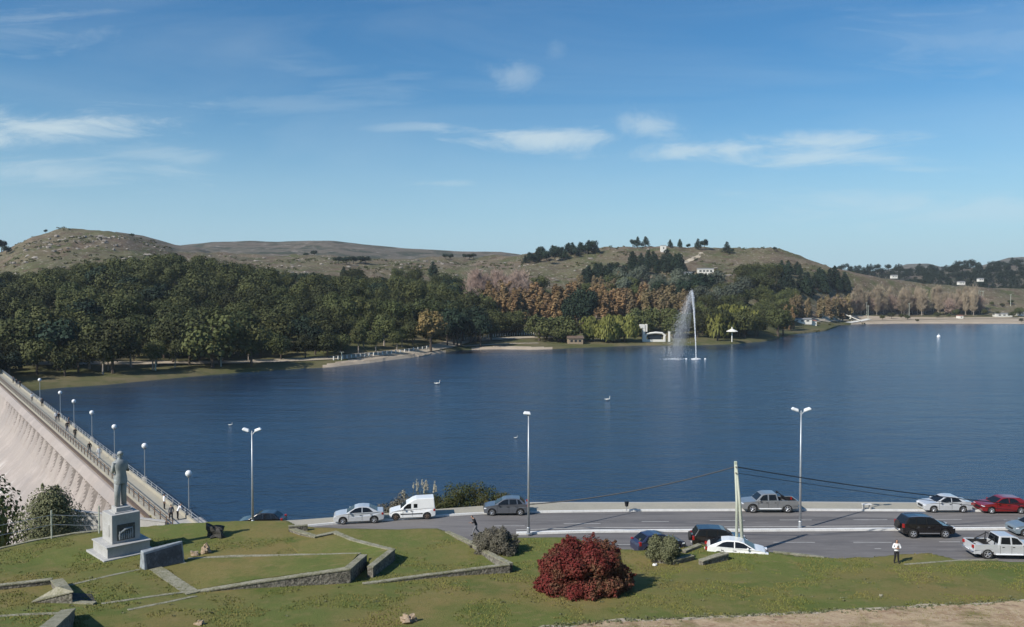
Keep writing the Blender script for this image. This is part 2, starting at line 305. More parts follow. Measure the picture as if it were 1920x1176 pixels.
# ================================================================== NEAR GROUND
def hl(x, y):
    """lawn height"""
    z = 8.5
    if y < 60: z += (60-max(y, 45))*.09
    if y < 45: z += (45-y)*.36
    z += .22*math.exp(-((x-19)**2/30+(y-62)**2/10)) + .12*fbm(x*.06, y*.09, 3.0, 3)
    return z
def L_(px, py):
    d = ray(px, py); lo, hi = 5, 200
    for _ in range(40):
        t = (lo+hi)/2
        if CZ+d.z*t > hl(d.x*t, d.y*t): lo = t
        else: hi = t
    return Vector((d.x*lo, d.y*lo, CZ+d.z*lo))
lawn_px = [(-160, 1062), (-60, 1042), (0, 1028), (40, 1018), (90, 1008), (140, 1000), (190, 994), (280, 986), (340, 981), (400, 978), (470, 976), (540, 976), (556, 985), (600, 989), (700, 992), (820, 990), (842, 998), (880, 1014), (925, 1008), (965, 1007), (1075, 1007), (1125, 1024), (1200, 1032), (1285, 1026), (1312, 1019), (1345, 1026), (1380, 1030), (1440, 1034), (1500, 1043), (1580, 1046), (1640, 1044), (1690, 1039), (1745, 1037), (1775, 1044), (1800, 1050), (1920, 1053), (2150, 1056)]
lawn_poly = [L_(*p).to_2d() for p in lawn_px] + [Vector((110, 56)), Vector((110, -20)), Vector((-110, -20)), Vector((-110, 50))]
def inside(poly, x, y):
    c = False; n = len(poly); j = n-1
    for i in range(n):
        a, b = poly[i], poly[j]
        if (a.y > y) != (b.y > y) and x < (b.x-a.x)*(y-a.y)/(b.y-a.y)+a.x: c = not c
        j = i
    return c
def dist(poly, x, y):
    m = 1e9; p = Vector((x, y)); n = len(poly)
    for i in range(n):
        a, b = poly[i], poly[(i+1) % n]; e = b-a; t = max(0, min(1, (p-a).dot(e)/max(1e-9, e.length_squared))); m = min(m, (p-a-e*t).length)
    return m
# outer edge of the lakeside pavement and the kerb line, as x -> y tables
outer_px = [(300, 986), (420, 981), (480, 979), (560, 975), (640, 969), (740, 961), (830, 954), (930, 947), (1000, 943), (1200, 943), (1500, 942), (1920, 945), (2300, 947)]
kerb_px = [(300, 1000), (420, 993), (480, 990), (577, 986), (640, 980), (740, 974), (840, 966), (908, 962), (1000, 960), (1200, 957), (1500, 956), (1920, 958), (2300, 960)]
outer = [tuple(G(px, py, 8.12).to_2d()) for px, py in outer_px]; kerb = [tuple(G(px, py, 8.1).to_2d()) for px, py in kerb_px]
YO = lambda x: interp(outer, x); YK = lambda x: interp(kerb, x)
XBANK = G(935, 948, 8).x
# dam line
DA = G(366, 982, 4.0).to_2d(); DB = G(-10, 688, 4.0).to_2d(); Ddir = (DB-DA).normalized(); Dn = Vector((-Ddir.y, Ddir.x))   # Dn points downstream (left)
if Dn.x > 0: Dn = -Dn
def ground(x, y):
    s = (Vector((x, y))-DA).dot(Dn)
    ins = inside(lawn_poly, x, y)
    if ins: return hl(x, y)
    d = dist(lawn_poly, x, y) if (38 < y < 100) else 20
    yo = YO(x); h = hl(x, y)
    if x < G(400, 980, 8).x - .0:                      # slope to the dam and the ravine behind it
        z = h-.1-max(0, d-.3)*1.1
        if s < -1: lo = -6
        elif s < 3.4: lo = 3.85
        else: lo = -1.2-(s-3.4)*.95
        return max(z, lo, -24) if y < 92 else max(lo if s > 3.4 else -6, -24)
    g = 7.93
    if y > yo-.15:
        g = 7.93-(y-yo+.15)*(.9 if x < XBANK else 30); g = max(g, -6)
        if x < XBANK: g += .25*fbm(x*.4, y*.4, 1, 3)
        return g
    t = sstep(0, .45, d); return h*(1-t)+g*t
def frange(a, b, s):
    n = max(1, int(round((b-a)/s))); return [a+(b-a)*i/n for i in range(n)]
xs = frange(-160, -52, 4)+frange(-52, 54, .3)+frange(54, 170, 4)+[170]
ys = frange(-30, 38, 2)+frange(38, 84, .3)+frange(84, 130, 2)+[130]
mb = MB(); nx = len(xs)
vs = [(x, y, ground(x, y)) for y in ys for x in xs]
fs = [(j*nx+i, j*nx+i+1, (j+1)*nx+i+1, (j+1)*nx+i) for j in range(len(ys)-1) for i in range(nx-1)]
mb.add(vs, fs); struct(mb.obj('lawn', 'lawn', smooth=True))
# a coarse sheet to the horizon, under everything
mb = MB(); mb.add([(-9000, -3000, -26), (9000, -3000, -26), (9000, 12000, -26), (-9000, 12000, -26)], [(0, 1, 2, 3)]); struct(mb.obj('ground', 'shorebank'))
# lake
mb = MB(); mb.add([G(372, 984, 0).to_2d().to_3d()+Vector((-1.5, -14, 0)), (160, 60, 0), (900, 60, 0), (900, 900, 0), (-420, 900, 0), tuple((DB+Ddir*120).to_3d())], [(0, 1, 2, 3, 4, 5)]); struct(mb.obj('water', 'water'))

# road, pavement, kerbs
def strip(name, A, B, z, m, thick=0):
    mb = MB(); n = len(A); vs = [(a[0], a[1], z) for a in A]+[(b[0], b[1], z) for b in B]; fs = [(i, i+1, n+i+1, n+i) for i in range(n-1)]
    if thick:
        vs += [(a[0], a[1], z-thick) for a in A]+[(b[0], b[1], z-thick) for b in B]
        fs += [(2*n+i, 2*n+i+1, i+1, i) for i in range(n-1)]+[(n+i, n+i+1, 3*n+i+1, 3*n+i) for i in range(n-1)]
        fs += [(0, n, 3*n, 2*n), (n-1, 2*n-1, 4*n-1, 3*n-1)]
    mb.add(vs, fs); return mb.obj(name, m)
xr = [kerb[1][0]+i*(110-kerb[1][0])/120 for i in range(121)]
near = lambda x: 55.0 if x > 6 else (64 if x > -8 else 66)
mbr = MB(); rr = [(x, near(x), 8.0) for x in xr]+[(x, YK(x), 8.0) for x in xr]; n = len(xr); mbr.add(rr, [(i, i+1, n+i+1, n+i) for i in range(n-1)])
struct(mbr.obj('road', 'asphalt'))
# the road sheet must not poke out of the lawn: the lawn is higher, so it hides it
struct(strip('pavement', [(x, YK(x)+.18) for x in xr], [(x, YO(x)) for x in xr], 8.13, 'paving', .4))
struct(strip('kerb', [(x, YK(x)) for x in xr], [(x, YK(x)+.18) for x in xr], 8.16, 'whitepaint', .2))
sw = [x for x in xr if x > XBANK-1]
w = strip('sea_wall', [(x, YO(x)+.0) for x in sw], [(x, YO(x)+.35) for x in sw], 8.11, 'concrete', 12)
tag(w, 'low concrete lake wall carrying the outer edge of the lakeside pavement', 'retaining wall')
# median with white kerb
MX0 = G(968, 1003, 8).x
mxs = [MX0+i*(110-MX0)/60 for i in range(61)]
ym0 = lambda x: lerp(G(968, 1003, 8).y, G(1120, 999, 8).y, min(1, (x-MX0)/6)) if x < MX0+6 else lerp(G(1120, 999, 8).y, G(1920, 994, 8).y, min(1.2, (x-MX0-6)/34))
struct(strip('median', [(x, ym0(x)+.34) for x in mxs], [(x, ym0(x)+.85) for x in mxs], 8.14, 'asphalt', .2))
struct(strip('median_kerb', [(x, ym0(x)) for x in mxs], [(x, ym0(x)+.34) for x in mxs], 8.17, 'whitepaint', .2))
struct(strip('median_kerb', [(x, ym0(x)+.85) for x in mxs], [(x, ym0(x)+.97) for x in mxs], 8.16, 'roadpaint', .2))
def dash(x0, x1, py, wpx=.13):
    a = G(x0, py, 8.006); b = G(x1, py, 8.006); mb = MB(); mb.add([(a.x, a.y-wpx/2, 8.006), (b.x, b.y-wpx/2, 8.006), (b.x, b.y+wpx/2, 8.006), (a.x, a.y+wpx/2, 8.006)], [(0, 1, 2, 3)]); struct(mb.obj('lane_marking', 'roadpaint'))
for a, b, y in [(1057, 1126, 982), (1203, 1254, 978), (1331, 1397, 976), (1462, 1522, 975), (1600, 1664, 974.5), (1742, 1803, 974), (1882, 1960, 975), (925, 984, 986), (1157, 1187, 1021), (1450, 1528, 1017), (1600, 1672, 1017), (1761, 1800, 1016), (1640, 1652, 1029)]: dash(a, b, y)

# dirt path at the lower right, draped on the lawn
def drape(name, A, B, dz, m, nv=8, jit=.0):
    mb = MB(); nu = len(A); vs = []
    for j in range(nv+1):
        for i in range(nu):
            t = j/nv; p = A[i].lerp(B[i], t); 
            if jit and j in (0, nv): p = p+Vector((0, jit*fbm(p.x*.5, p.y*.5, 5, 3)))
            vs.append((p.x, p.y, hl(p.x, p.y)+dz))
    mb.add(vs, [(j*nu+i, j*nu+i+1, (j+1)*nu+i+1, (j+1)*nu+i) for j in range(nv) for i in range(nu-1)]); return mb.obj(name, m, smooth=True)
top = [(880, 1190), (1040, 1176), (1150, 1167), (1300, 1160), (1450, 1154), (1600, 1147), (1750, 1138), (1920, 1128), (2100, 1118), (2300, 1108)]
A = []; 
for i in range(len(top)-1):
    for k in range(8): t = k/8; A.append(L_(lerp(top[i][0], top[i+1][0], t), lerp(top[i][1], top[i+1][1], t)).to_2d())
B = [Vector((p.x, p.y-9)) for p in A]
struct(drape('dirt_path', A, B, .04, 'dirt', 24, .5))
rimA = [p+Vector((0, .10+.10*fbm(p.x*.7, 2, 2, 2))) for p in A]; rimB = [p+Vector((0, -.18)) for p in A]
struct(drape('path_edge', [p+Vector((0, .35+.5*fbm(p.x*.4, 7, 2, 3))) for p in A], [p+Vector((0, -.25)) for p in A], .02, 'track', 2, .25))

# ================================================================== GARDEN WALLS
def wall(pts, w, h, label, name='stone_wall', cap=True, base=.6):
    """pts: (px,py) of the wall top centreline, drawn at lawn+h(s)"""
    P = []
    for i, (px, py) in enumerate(pts):
        hh = h[i] if isinstance(h, (list, tuple)) else h
        d = ray(px, py); lo, hi = 5, 200
        for _ in range(40):
            t = (lo+hi)/2
            if CZ+d.z*t > hl(d.x*t, d.y*t)+hh: lo = t
            else: hi = t
        P.append((d.x*lo, d.y*lo, CZ+d.z*lo, hh))
    Q = []                                   # subdivide
    for i in range(len(P)-1):
        n = max(1, int(math.dist(P[i][:2], P[i+1][:2])/1.2))
        for k in range(n): Q.append((tuple(lerp(a, b, k/n) for a, b in zip(P[i], P[i+1])), k == 0))
    Q.append((P[-1], True))
    L2 = [q[0] for q in Q]; n = len(L2); off = []
    for i in range(n):
        a = L2[max(0, i-1)]; b = L2[min(n-1, i+1)]; p = L2[i]
        d1 = Vector((p[0]-a[0], p[1]-a[1])); d2 = Vector((b[0]-p[0], b[1]-p[1]))
        d1 = d1.normalized() if d1.length > 1e-6 else d2.normalized(); d2 = d2.normalized() if d2.length > 1e-6 else d1
        nn = Vector((-(d1+d2).y, (d1+d2).x)); nn = nn.normalized() if nn.length > .1 else Vector((-d1.y, d1.x))
        k = 1/max(.45, abs(nn.dot(Vector((-d1.y, d1.x))))); off.append(nn*k)
    root = empty(name, (L2[0][0], L2[0][1], hl(L2[0][0], L2[0][1])), 0, label, 'wall'); ox, oy, oz = root.location
    def ribbon(w_, ztop, zbot, nm, m, jit):
        mb = MB(); vs = []
        for i, p in enumerate(L2):
            o = off[i]*w_/2; g = hl(p[0], p[1]); j = jit*mn.noise(Vector((p[0]*2.3, p[1]*2.3, 1)))
            for sx, zz in ((-1, zbot(p, g)), (-1, ztop(p, g)+j), (1, ztop(p, g)+j), (1, zbot(p, g))):
                q = 1+.12*mn.noise(Vector((p[0]*1.9, p[1]*1.9, sx)))
                vs.append((p[0]+sx*o.x*q-ox, p[1]+sx*o.y*q-oy, zz-oz))
        fs = [(i*4+k, i*4+k+1, (i+1)*4+k+1, (i+1)*4+k) for i in range(n-1) for k in range(3)]+[(3, 2, 1, 0), tuple((n-1)*4+k for k in range(4))]
        fs = [f[::-1] for f in fs]; mb.add(vs, fs); return mb.obj(nm, m, root)
    ribbon(w*.86, lambda p, g: max(p[2]-.07, g-.2), lambda p, g: g-base, 'masonry', 'stonewall', .02)
    ribbon(w, lambda p, g: p[2], lambda p, g: p[2]-.075, 'coping', 'coping', .035)
    return root
def slab(poly_px, h, label, name, m='lawn'):
    """raised bed: top follows corner heights"""
    P = []
    for (px, py), hh in zip(poly_px, h):
        d = ray(px, py); lo, hi = 5, 200
        for _ in range(40):
            t = (lo+hi)/2
            if CZ+d.z*t > hl(d.x*t, d.y*t)+hh: lo = t
            else: hi = t
        P.append(Vector((d.x*lo, d.y*lo, CZ+d.z*lo)))
    mb = MB(); n = len(P); mb.add([tuple(p) for p in P]+[(p.x, p.y, hl(p.x, p.y)-.5) for p in P], [tuple(range(n))[::-1]]+[(i, (i+1) % n, n+(i+1) % n, n+i) for i in range(n)])
    o = mb.obj(name, m); return struct(o)
# bed 1 (big one in front, under the dark slab)
slab([(352, 1048), (672, 1038), (650, 1063), (480, 1086), (364, 1106), (300, 1064)], [.0, .85, .85, .3, .0, .0], '', 'raised_bed')
wall([(362, 1109), (480, 1090), (652, 1065), (682, 1039)], .5, [.05, .38, .95, .95], 'rough stone garden wall with a high blunt end casting a dark shadow, in front of the slab')
wall([(352, 1047), (440, 1042), (560, 1040), (675, 1038)], .34, [.05, .15, .4, .8], 'long low pale stone border running right from the dark inscribed slab')
wall([(287, 1062), (318, 1083), (362, 1112)], .85, .06, 'flat grey stone strip running towards the viewer below the dark slab')
# bed 2
slab([(560, 993), (590, 1003), (628, 998), (660, 1012), (728, 1031), (694, 1060), (690, 1038), (560, 1036), (520, 1000)], [-.05, .08, .12, .38, .75, .7, .5, .1, -.08], '', 'raised_bed')
wall([(545, 990), (592, 1005), (628, 997), (661, 1011), (735, 1030), (694, 1062)], .45, [.25, .25, .3, .45, .8, .75], 'zigzag stone garden wall in the middle of the lawn below the silver saloon')
wall([(541, 986), (577, 984)], .35, [.45, .45], 'short dark stone wall stub at the lawn edge left of the silver saloon')
# bed 3
wall([(838, 996), (880, 1015), (915, 1035), (957, 1056)], .4, [.05, .2, .4, .6], 'straight stone border beside the grey shrub, running down from the road')
wall([(680, 1094), (800, 1077), (900, 1064), (955, 1057)], .36, [.06, .25, .45, .6], 'long low stone garden wall left of the red bush, nearly level')
# left side
wall([(-60, 1098), (0, 1096), (98, 1085)], .42, [.3, .3, .35], 'low stone wall entering the left edge of the lawn')
wall([(106, 1086), (122, 1104), (66, 1124)], .7, [.4, .8, .12], 'bent stone wall with a black painted shadow beside it at lower left')
wall([(70, 1124), (178, 1130)], .35, [.12, .1], 'short flat stone strip closing the painted shadow at lower left')
wall([(125, 1098), (210, 1078), (283, 1063)], .28, .03, 'faint tan border line from the lower left painted shadow to the slab foot')
wall([(190, 1131), (270, 1120), (345, 1110)], .28, .04, 'upper of two thin pale borders running right at lower left')
wall([(240, 1143), (310, 1129), (368, 1117)], .28, .04, 'lower of two thin pale borders running right at lower left')
wall([(84, 1180), (128, 1142)], .75, [.45, .45], 'stub of stone wall cut by the bottom left edge of the photo')
wall([(-40, 1158), (40, 1152), (110, 1150)], .3, .03, 'faint tan border at the very bottom left corner')
wall([(-60, 1046), (0, 1027), (60, 1013), (140, 999), (185, 994)], .35, [.08]*5, 'pale kerb along the left rim of the lawn above the dam')
wall([(1225, 1047), (1262, 1050), (1298, 1040)], .45, [.25, .3, .35], 'small stone border on the left, just right of the round olive shrub')
wall([(1314, 1050), (1362, 1036)], .5, [.35, .5], 'small angled stone wall casting a dark shadow below the white parked car')
wall([(1282, 1032), (1312, 1020)], .4, [.2, .2], 'short pale stone border at the road side left of the white parked car')
wall([(1696, 1058), (1800, 1050), (1870, 1049)], .22, .02, 'thin pale edging across the grass right of the standing woman')
wall([(1450, 1034), (1545, 1044)], .35, .03, 'pale edging at the road side right of the white parked car')
# flat dark sheet painting the bent wall's shadow on the lawn
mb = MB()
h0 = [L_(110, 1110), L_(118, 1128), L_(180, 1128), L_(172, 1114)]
vs = [(p.x, p.y, hl(p.x, p.y)+.012) for p in h0]; mb.add(vs, [(0, 1, 2, 3)]); struct(mb.obj('painted_shadow', 'darkrock'))

# ================================================================== ROCKS
def rock(px, py, s, label, m='rock', seed=1, sz=(1, .8, .7), name='rock'):
    p = L_(px, py); mb = MB(); mb.ball((0, 0, sz[2]*s*.3), (sz[0]*s, sz[1]*s, sz[2]*s), 14, 9, jit=.9, seed=seed)
    o = mb.obj(name, m, loc=p); tag(o, label, 'rock'); return o
rock(766, 1166, .42, 'pale brown boulder on the grass at the bottom centre', seed=3)
rock(374, 1171, .24, 'small brown stone on the grass near the bottom left', seed=5)
rock(385, 1037, .42, 'larger tan standing rock beside the dark slab, with a shaded right side', seed=6, sz=(.75, .7, 1.25))
rock(365, 1041, .30, 'smaller tan rock leaning beside the dark slab', seed=9)
rock(405, 1006, .72, 'black boulder on the grass behind the dark slab', 'darkrock', 12, (1, .8, .95))
rock(1228, 1061, .16, 'little white stone at the foot of the round olive shrub', 'whitepaint', 4)
rock(1652, 1118, .12, 'tiny pale stone on the grass below the standing woman', 'coping', 8)

# ================================================================== STATUE
def skinmesh(nodes, edges, mats=None, sub=1):
    """nodes: list of (x,y,z,rx[,ry]); returns a mesh grown by the Skin modifier"""
    me = bpy.data.meshes.new('tmp'); me.from_pydata([n[:3] for n in nodes], edges, [])
    o = bpy.data.objects.new('tmp', me); COL.objects.link(o); md = o.modifiers.new('s', 'SKIN'); md.use_smooth_shade = True
    for i, n in enumerate(nodes): me.skin_vertices[0].data[i].radius = (n[3], n[4] if len(n) > 4 else n[3])
    me.skin_vertices[0].data[0].use_root = True
    sb = o.modifiers.new('u', 'SUBSURF'); sb.levels = sub; sb.render_levels = sub
    bpy.context.view_layer.update(); dg = bpy.context.evaluated_depsgraph_get()
    r = bpy.data.meshes.new_from_object(o.evaluated_get(dg)); bpy.data.objects.remove(o); return r
def body_nodes(pose):
    """1.72 m figure facing +y; pose gives wrist/elbow and foot targets"""
    P = dict(lean=0, lh=(-.26, .03, .82), le=(-.26, -.03, 1.10), rh=(.26, .03, .82), re=(.26, -.03, 1.10), lf=(-.10, 0, .08), lk=(-.10, .02, .48), rf=(.10, 0, .08), rk=(.10, .02, .48)); P.update(pose)
    ln = P['lean']
    def q(x, y, z): return (x, y+ln*max(0, z-.9), z-abs(ln)*.22*max(0, z-.9))
    n = [q(0, 0, .93)+(.125, .095), q(0, 0, 1.08)+(.115, .085), q(0, 0, 1.26)+(.14, .10), q(0, 0, 1.40)+(.12, .085), q(0, .01, 1.49)+(.05, .05),
         q(0, .025, 1.56)+(.065, .075), q(0, .03, 1.64)+(.072, .088), q(0, .025, 1.70)+(.05, .06)]
    e = [(0, 1), (1, 2), (2, 3), (3, 4), (4, 5), (5, 6), (6, 7)]
    for s, h, el in ((-1, P['lh'], P['le']), (1, P['rh'], P['re'])):
        b = len(n); n += [q(s*.165, 0, 1.40)+(.062, .062), q(*el)+(.042, .042), q(*h)+(.028, .032)]
        hd = Vector(h)-Vector(el); hd.normalize(); k = Vector(h)+hd*.09; n += [q(*k)+(.026, .040)]
        e += [(3, b), (b, b+1), (b+1, b+2), (b+2, b+3)]
    for s, f, kn in ((-1, P['lf'], P['lk']), (1, P['rf'], P['rk'])):
        b = len(n); n += [(s*.09, 0, .86, .088, .09), (*kn, .058, .062), (*f, .040, .042), (f[0]+s*.01, f[1]+.13, max(.035, f[2]-.045), .040, .03)]
        e += [(0, b), (b, b+1), (b+1, b+2), (b+2, b+3)]
    return n, e, P
def submesh(src, pred, push, name, mname):
    bm = bmesh.new(); bm.from_mesh(src); bm.normal_update()
    dl = [f for f in bm.faces if not pred(f.calc_center_median())]; bmesh.ops.delete(bm, geom=dl, context='FACES')
    nn = {v.index: v.normal.copy() for v in bm.verts}
    bm.normal_update()
    for v in bm.verts: v.co += v.normal*push
    me = bpy.data.meshes.new(name); bm.to_mesh(me); bm.free(); me.materials.clear(); me.materials.append(M[mname])
    me.polygons.foreach_set('use_smooth', [True]*len(me.polygons)); return me
def fingers(mb, P, sc=1):
    for s, h, el in ((-1, 'lh', 'le'), (1, 'rh', 're')):
        a = Vector(P[h]); d = (a-Vector(P[el])).normalized(); side = Vector((0, 1, 0)) if abs(d.z) > .5 else Vector((0, 0, 1))
        side = (side-d*side.dot(d)).normalized(); inn = d.cross(side)*(-s if abs(d.z) > .5 else s)
        for i in range(4):
            b = a+d*.12+side*(i-1.5)*-.018; ln = (.062, .072, .067, .050)[i]
            mb.tube([b, b+d*ln*.55, b+d*ln*.9+inn*.02], [.010, .009, .007], 5)
        b = a+d*.05+side*.035; mb.tube([b, b+d*.03+side*.025, b+d*.06+side*.03+inn*.01], [.012, .010, .008], 5)
def shift_lean(P):
    ln = P['lean']; Q = dict(P)
    for k in ('lh', 'le', 'rh', 're'):
        x, y, z = P[k]; Q[k] = (x, y+ln*max(0, z-.9), z-abs(ln)*.22*max(0, z-.9))
    return Q
def person(loc, rz, label, pose, shirt, trousers, hair='hair', scale=1, group=None, longhair=False):
    nodes, edges, P = body_nodes(pose); me = skinmesh(nodes, edges); me.materials.clear(); me.materials.append(M['skin'])
    root = empty('person', loc, rz, label, 'person', group); root.scale = (scale,)*3
    # hands are joined into the same body mesh
    mb = MB(); fingers(mb, shift_lean(P)); mb.ball((0, .118+P['lean']*.70, 1.60-abs(P['lean'])*.15), (.013, .02, .02), 6, 5)
    bm = bmesh.new(); bm.from_mesh(me); t = mb.mesh('t', 'skin', True); bm.from_mesh(t); bm.to_mesh(me); bm.free()
    me.polygons.foreach_set('use_smooth', [True]*len(me.polygons))
    o = bpy.data.objects.new('body', me); COL.objects.link(o); o.parent = root
    def head(c): return c.z-abs(0) > 1.44-abs(P['lean'])*.12 and abs(c.x) < .13
    def up(c): return c.z > .90 and not head(c)
    hx = [Vector(shift_lean(P)[k]) for k in ('lh', 'rh')]
    def nohand(c): return min((c-h).length for h in hx) > .075 and not any((c-h).length < .2 and (c-h).dot(h-Vector(shift_lean(P)[k])) > 0 for h, k in zip(hx, ('le', 're')))
    for nm, pr, pu, m in (('shirt', lambda c: up(c) and nohand(c), .018, shirt), ('trousers', lambda c: .10 < c.z <= .93 and abs(c.x) < .24 and nohand(c), .016, trousers),
                          ('hair', lambda c: c.z > (1.60 if not longhair else 1.50)-abs(P['lean'])*.12 and abs(c.x) < .13 and c.y < P['lean']*.7+(.05 if c.z < 1.68 else .2), .014 if not longhair else .03, hair),
                          ('shoes', lambda c: c.z <= .10, .010, 'clothblack')):
        ms = submesh(me, pr, pu, nm, m)
        if len(ms.polygons): s = bpy.data.objects.new(nm, ms); COL.objects.link(s); s.parent = root
    return root
SP = L_(228, 1034); SA = math.radians(-46)+math.pi/2       # face normal at -46 deg
root = empty('statue', (SP.x, SP.y, SP.z-.05), 0, 'grey statue of a standing man on a tall stepped stone pedestal above the dam', 'statue')
mb = MB(); mb.box((0, 0, .02), (3.75, 3.75, .30), SA); mb.obj('base_slab', 'plinth', root, bevel=.03)
mb = MB(); mb.box((0, 0, .52), (3.0, 3.0, .74), SA); mb.obj('lower_step', 'plinth', root, bevel=.03)
mb = MB(); mb.box((0, 0, .93), (3.16, 3.16, .09), SA); mb.obj('step_ledge', 'plinth', root, bevel=.02)
mb = MB(); mb.box((0, 0, 2.02), (2.0, 2.0, 2.1), SA); ped = mb.obj('pedestal', 'plinth', root, bevel=.03)
mb = MB(); mb.box((0, 0, 3.25), (1.02, 1.02, .38), SA); mb.box((0, 0, 3.10), (1.3, 1.3, .08), SA); mb.obj('top_block', 'plinth', root, bevel=.02)
n1 = Vector((math.cos(R(-46)), math.sin(R(-46)), 0)); tn = Vector((-n1.y, n1.x, 0))
mb = MB(); c = n1*1.015; mb.box((c.x+tn.x*-.02, c.y+tn.y*-.02, 1.75), (1.25, .06, 1.15), SA)
rp = mb.obj('relief_panel', 'relief', root, bevel=.01)
mb = MB(); rg = random.Random(4)
for k in range(7):
    t = -.48+k*.15; h = .42+rg.random()*.3; q = c+tn*t+n1*.05; mb.tube([q+Vector((0, 0, 1.25)), q+Vector((0, 0, 1.25+h*.6)), q+Vector((0, 0, 1.25+h))], [.05, .07, .03], 6); mb.ball((q.x, q.y, 1.25+h+.05), .05, 6, 5)
q = c+n1*.05; mb.tube([q+tn*-.5+Vector((0, 0, 1.7)), q+tn*-.1+Vector((0, 0, 1.95)), q+tn*.45+Vector((0, 0, 2.0))], [.06, .09, .04], 6)
mb.obj('relief_figures', 'slabtop', rp)
n2 = Vector((math.cos(R(-136)), math.sin(R(-136)), 0)); c2 = n2*1.012
mb = MB(); mb.box((c2.x, c2.y, 1.85), (.05, .95, .9), SA); mb.obj('side_plaque', 'plinth', root, bevel=.01)
# figure (built 1.72 m and enlarged 2.3 times), facing up the valley
pose = dict(lh=(-.10, .27, 1.20), le=(-.245, .04, 1.13), rh=(.08, .25, 1.17), re=(.235, .03, 1.12), lf=(-.11, 0, .06), rf=(.12, .05, .06), lk=(-.10, .02, .48), rk=(.11, .05, .48))
nodes, edges, P = body_nodes(pose)
nodes = [tuple(n[:3])+tuple(r*1.12 for r in n[3:]) for n in nodes]
fm = skinmesh(nodes, edges, sub=2); mb = MB(); fingers(mb, P)
hc = Vector((0, .03, 1.62)); mb.ball((0, .125, 1.61), (.014, .025, .028), 6, 5); mb.ball((-.085, .02, 1.62), (.015, .025, .035), 6, 5); mb.ball((.085, .02, 1.62), (.015, .025, .035), 6, 5); mb.ball((0, .0, 1.67), (.088, .095, .07), 12, 8)
t = mb.mesh('t', 'bronze', True); bm = bmesh.new(); bm.from_mesh(fm); bm.from_mesh(t); bm.to_mesh(fm); bm.free(); fm.materials.clear(); fm.materials.append(M['bronze'])
fm.polygons.foreach_set('use_smooth', [True]*len(fm.polygons))
FS = 2.36; FR = R(52)
fig = bpy.data.objects.new('figure', fm); COL.objects.link(fig); fig.parent = root; fig.location = (0, 0, 3.40); fig.scale = (FS,)*3; fig.rotation_euler = (0, 0, FR)
# jacket: a lathe-like shell over the torso with a skirt below the waist
mb = MB(); prof = [(.74, .205, .150), (.80, .205, .150), (.93, .19, .145), (1.08, .165, .13), (1.22, .205, .15), (1.34, .24, .15), (1.43, .215, .12), (1.48, .09, .08)]
n = 18; vs = []
for (z, a, b) in prof:
    for k in range(n): th = 2*math.pi*k/n; vs.append((a*math.cos(th), b*math.sin(th), z))
mb.add(vs, [(i*n+k, i*n+(k+1) % n, (i+1)*n+(k+1) % n, (i+1)*n+k) for i in range(len(prof)-1) for k in range(n)])
for s, h, el in ((-1, 'lh', 'le'), (1, 'rh', 're')): mb.tube([(s*.17, 0, 1.40), P[el], P[h]], [.088, .070, .05], 10)
mb.obj('jacket', 'bronze', fig, smooth=True)
mb = MB()
for s, f, k in ((-1, 'lf', 'lk'), (1, 'rf', 'rk')): mb.tube([(s*.09, 0, .88), P[k], (P[f][0], P[f][1], .05)], [.115, .088, .082], 12)
mb.obj('trousers', 'bronze', fig, smooth=True)
# dark inscribed slab
p = L_(303, 1061); root = empty('memorial_slab', (p.x, p.y, p.z-.1), R(44), 'dark leaning memorial slab with a pale end, on the grass right of the statue', 'monument')
mb = MB(); mb.add([(-1.35, -.5, 0), (1.5, -.35, .1), (1.45, .5, .1), (-1.35, .45, 0), (-1.3, -.12, 1.35), (1.5, 0, 1.55), (1.45, .42, 1.45), (-1.3, .34, 1.4)], [(3, 2, 1, 0), (4, 5, 6, 7), (0, 1, 5, 4), (1, 2, 6, 5), (2, 3, 7, 6), (3, 0, 4, 7)]); mb.obj('block', 'slabtop', root, bevel=.05)
mb = MB(); mb.add([(-1.15, -.478, .12), (1.35, -.36, .2), (1.35, -.05, 1.38), (-1.15, -.17, 1.2)], [(0, 1, 2, 3)]); mb.add([(-1.15, -.44, .12), (1.35, -.32, .2), (1.35, -.01, 1.38), (-1.15, -.13, 1.2)], [(3, 2, 1, 0)]); mb.v = [(x, y-.075, z) for x, y, z in mb.v]; mb.add([(0,0,-9)]*3, []); mb.obj('dark_face', 'slab', root)
mb = MB(); mb.box((-.1, 0, .03), (3.3, 1.25, .16)); mb.obj('footing', 'coping', root, bevel=.03)

# ================================================================== LAMPS, POLES
def street_lamp(px, pytop, base, heads, label, h=None):
    p = base; top = D(px, pytop, p.y); H = top.z-p.z
    root = empty('street_lamp', p, 0, label, 'street lamp', 'tall road lamps by the lake')
    mb = MB(); mb.tube([(0, 0, 0), (0, 0, H*.45), (0, 0, H)], [.11, .085, .05], 10); mb.obj('pole', 'galv', root, smooth=True)
    mb = MB(); mb.lathe([(.2, 0), (.2, .05), (.14, .09), (.14, .5), (.11, .55)], n=10); mb.obj('pole_base', 'galv', root)
    for s in heads:
        mb = MB(); mb.tube([(0, 0, H-.35), (s*.22, 0, H-.1), (s*.42, 0, H+.02)], .03, 6); mb.obj('bracket', 'galv', root)
        mb = MB(); mb.X = Matrix.Translation((s*.5, 0, H+.12)) @ Matrix.Rotation(-s*.35, 4, 'Y')
        mb.box((0, 0, 0), (.62, .34, .20), taper=.72); mb.box((0, 0, -.12), (.5, .26, .06)); hd = mb.obj('lamp_head', 'lampwhite', root, bevel=.04)
    return root
street_lamp(989, 777, G(991, 1001, 8.15), (-.25,), 'tall single-headed road lamp in the middle of the photo, near the grey hatchback')
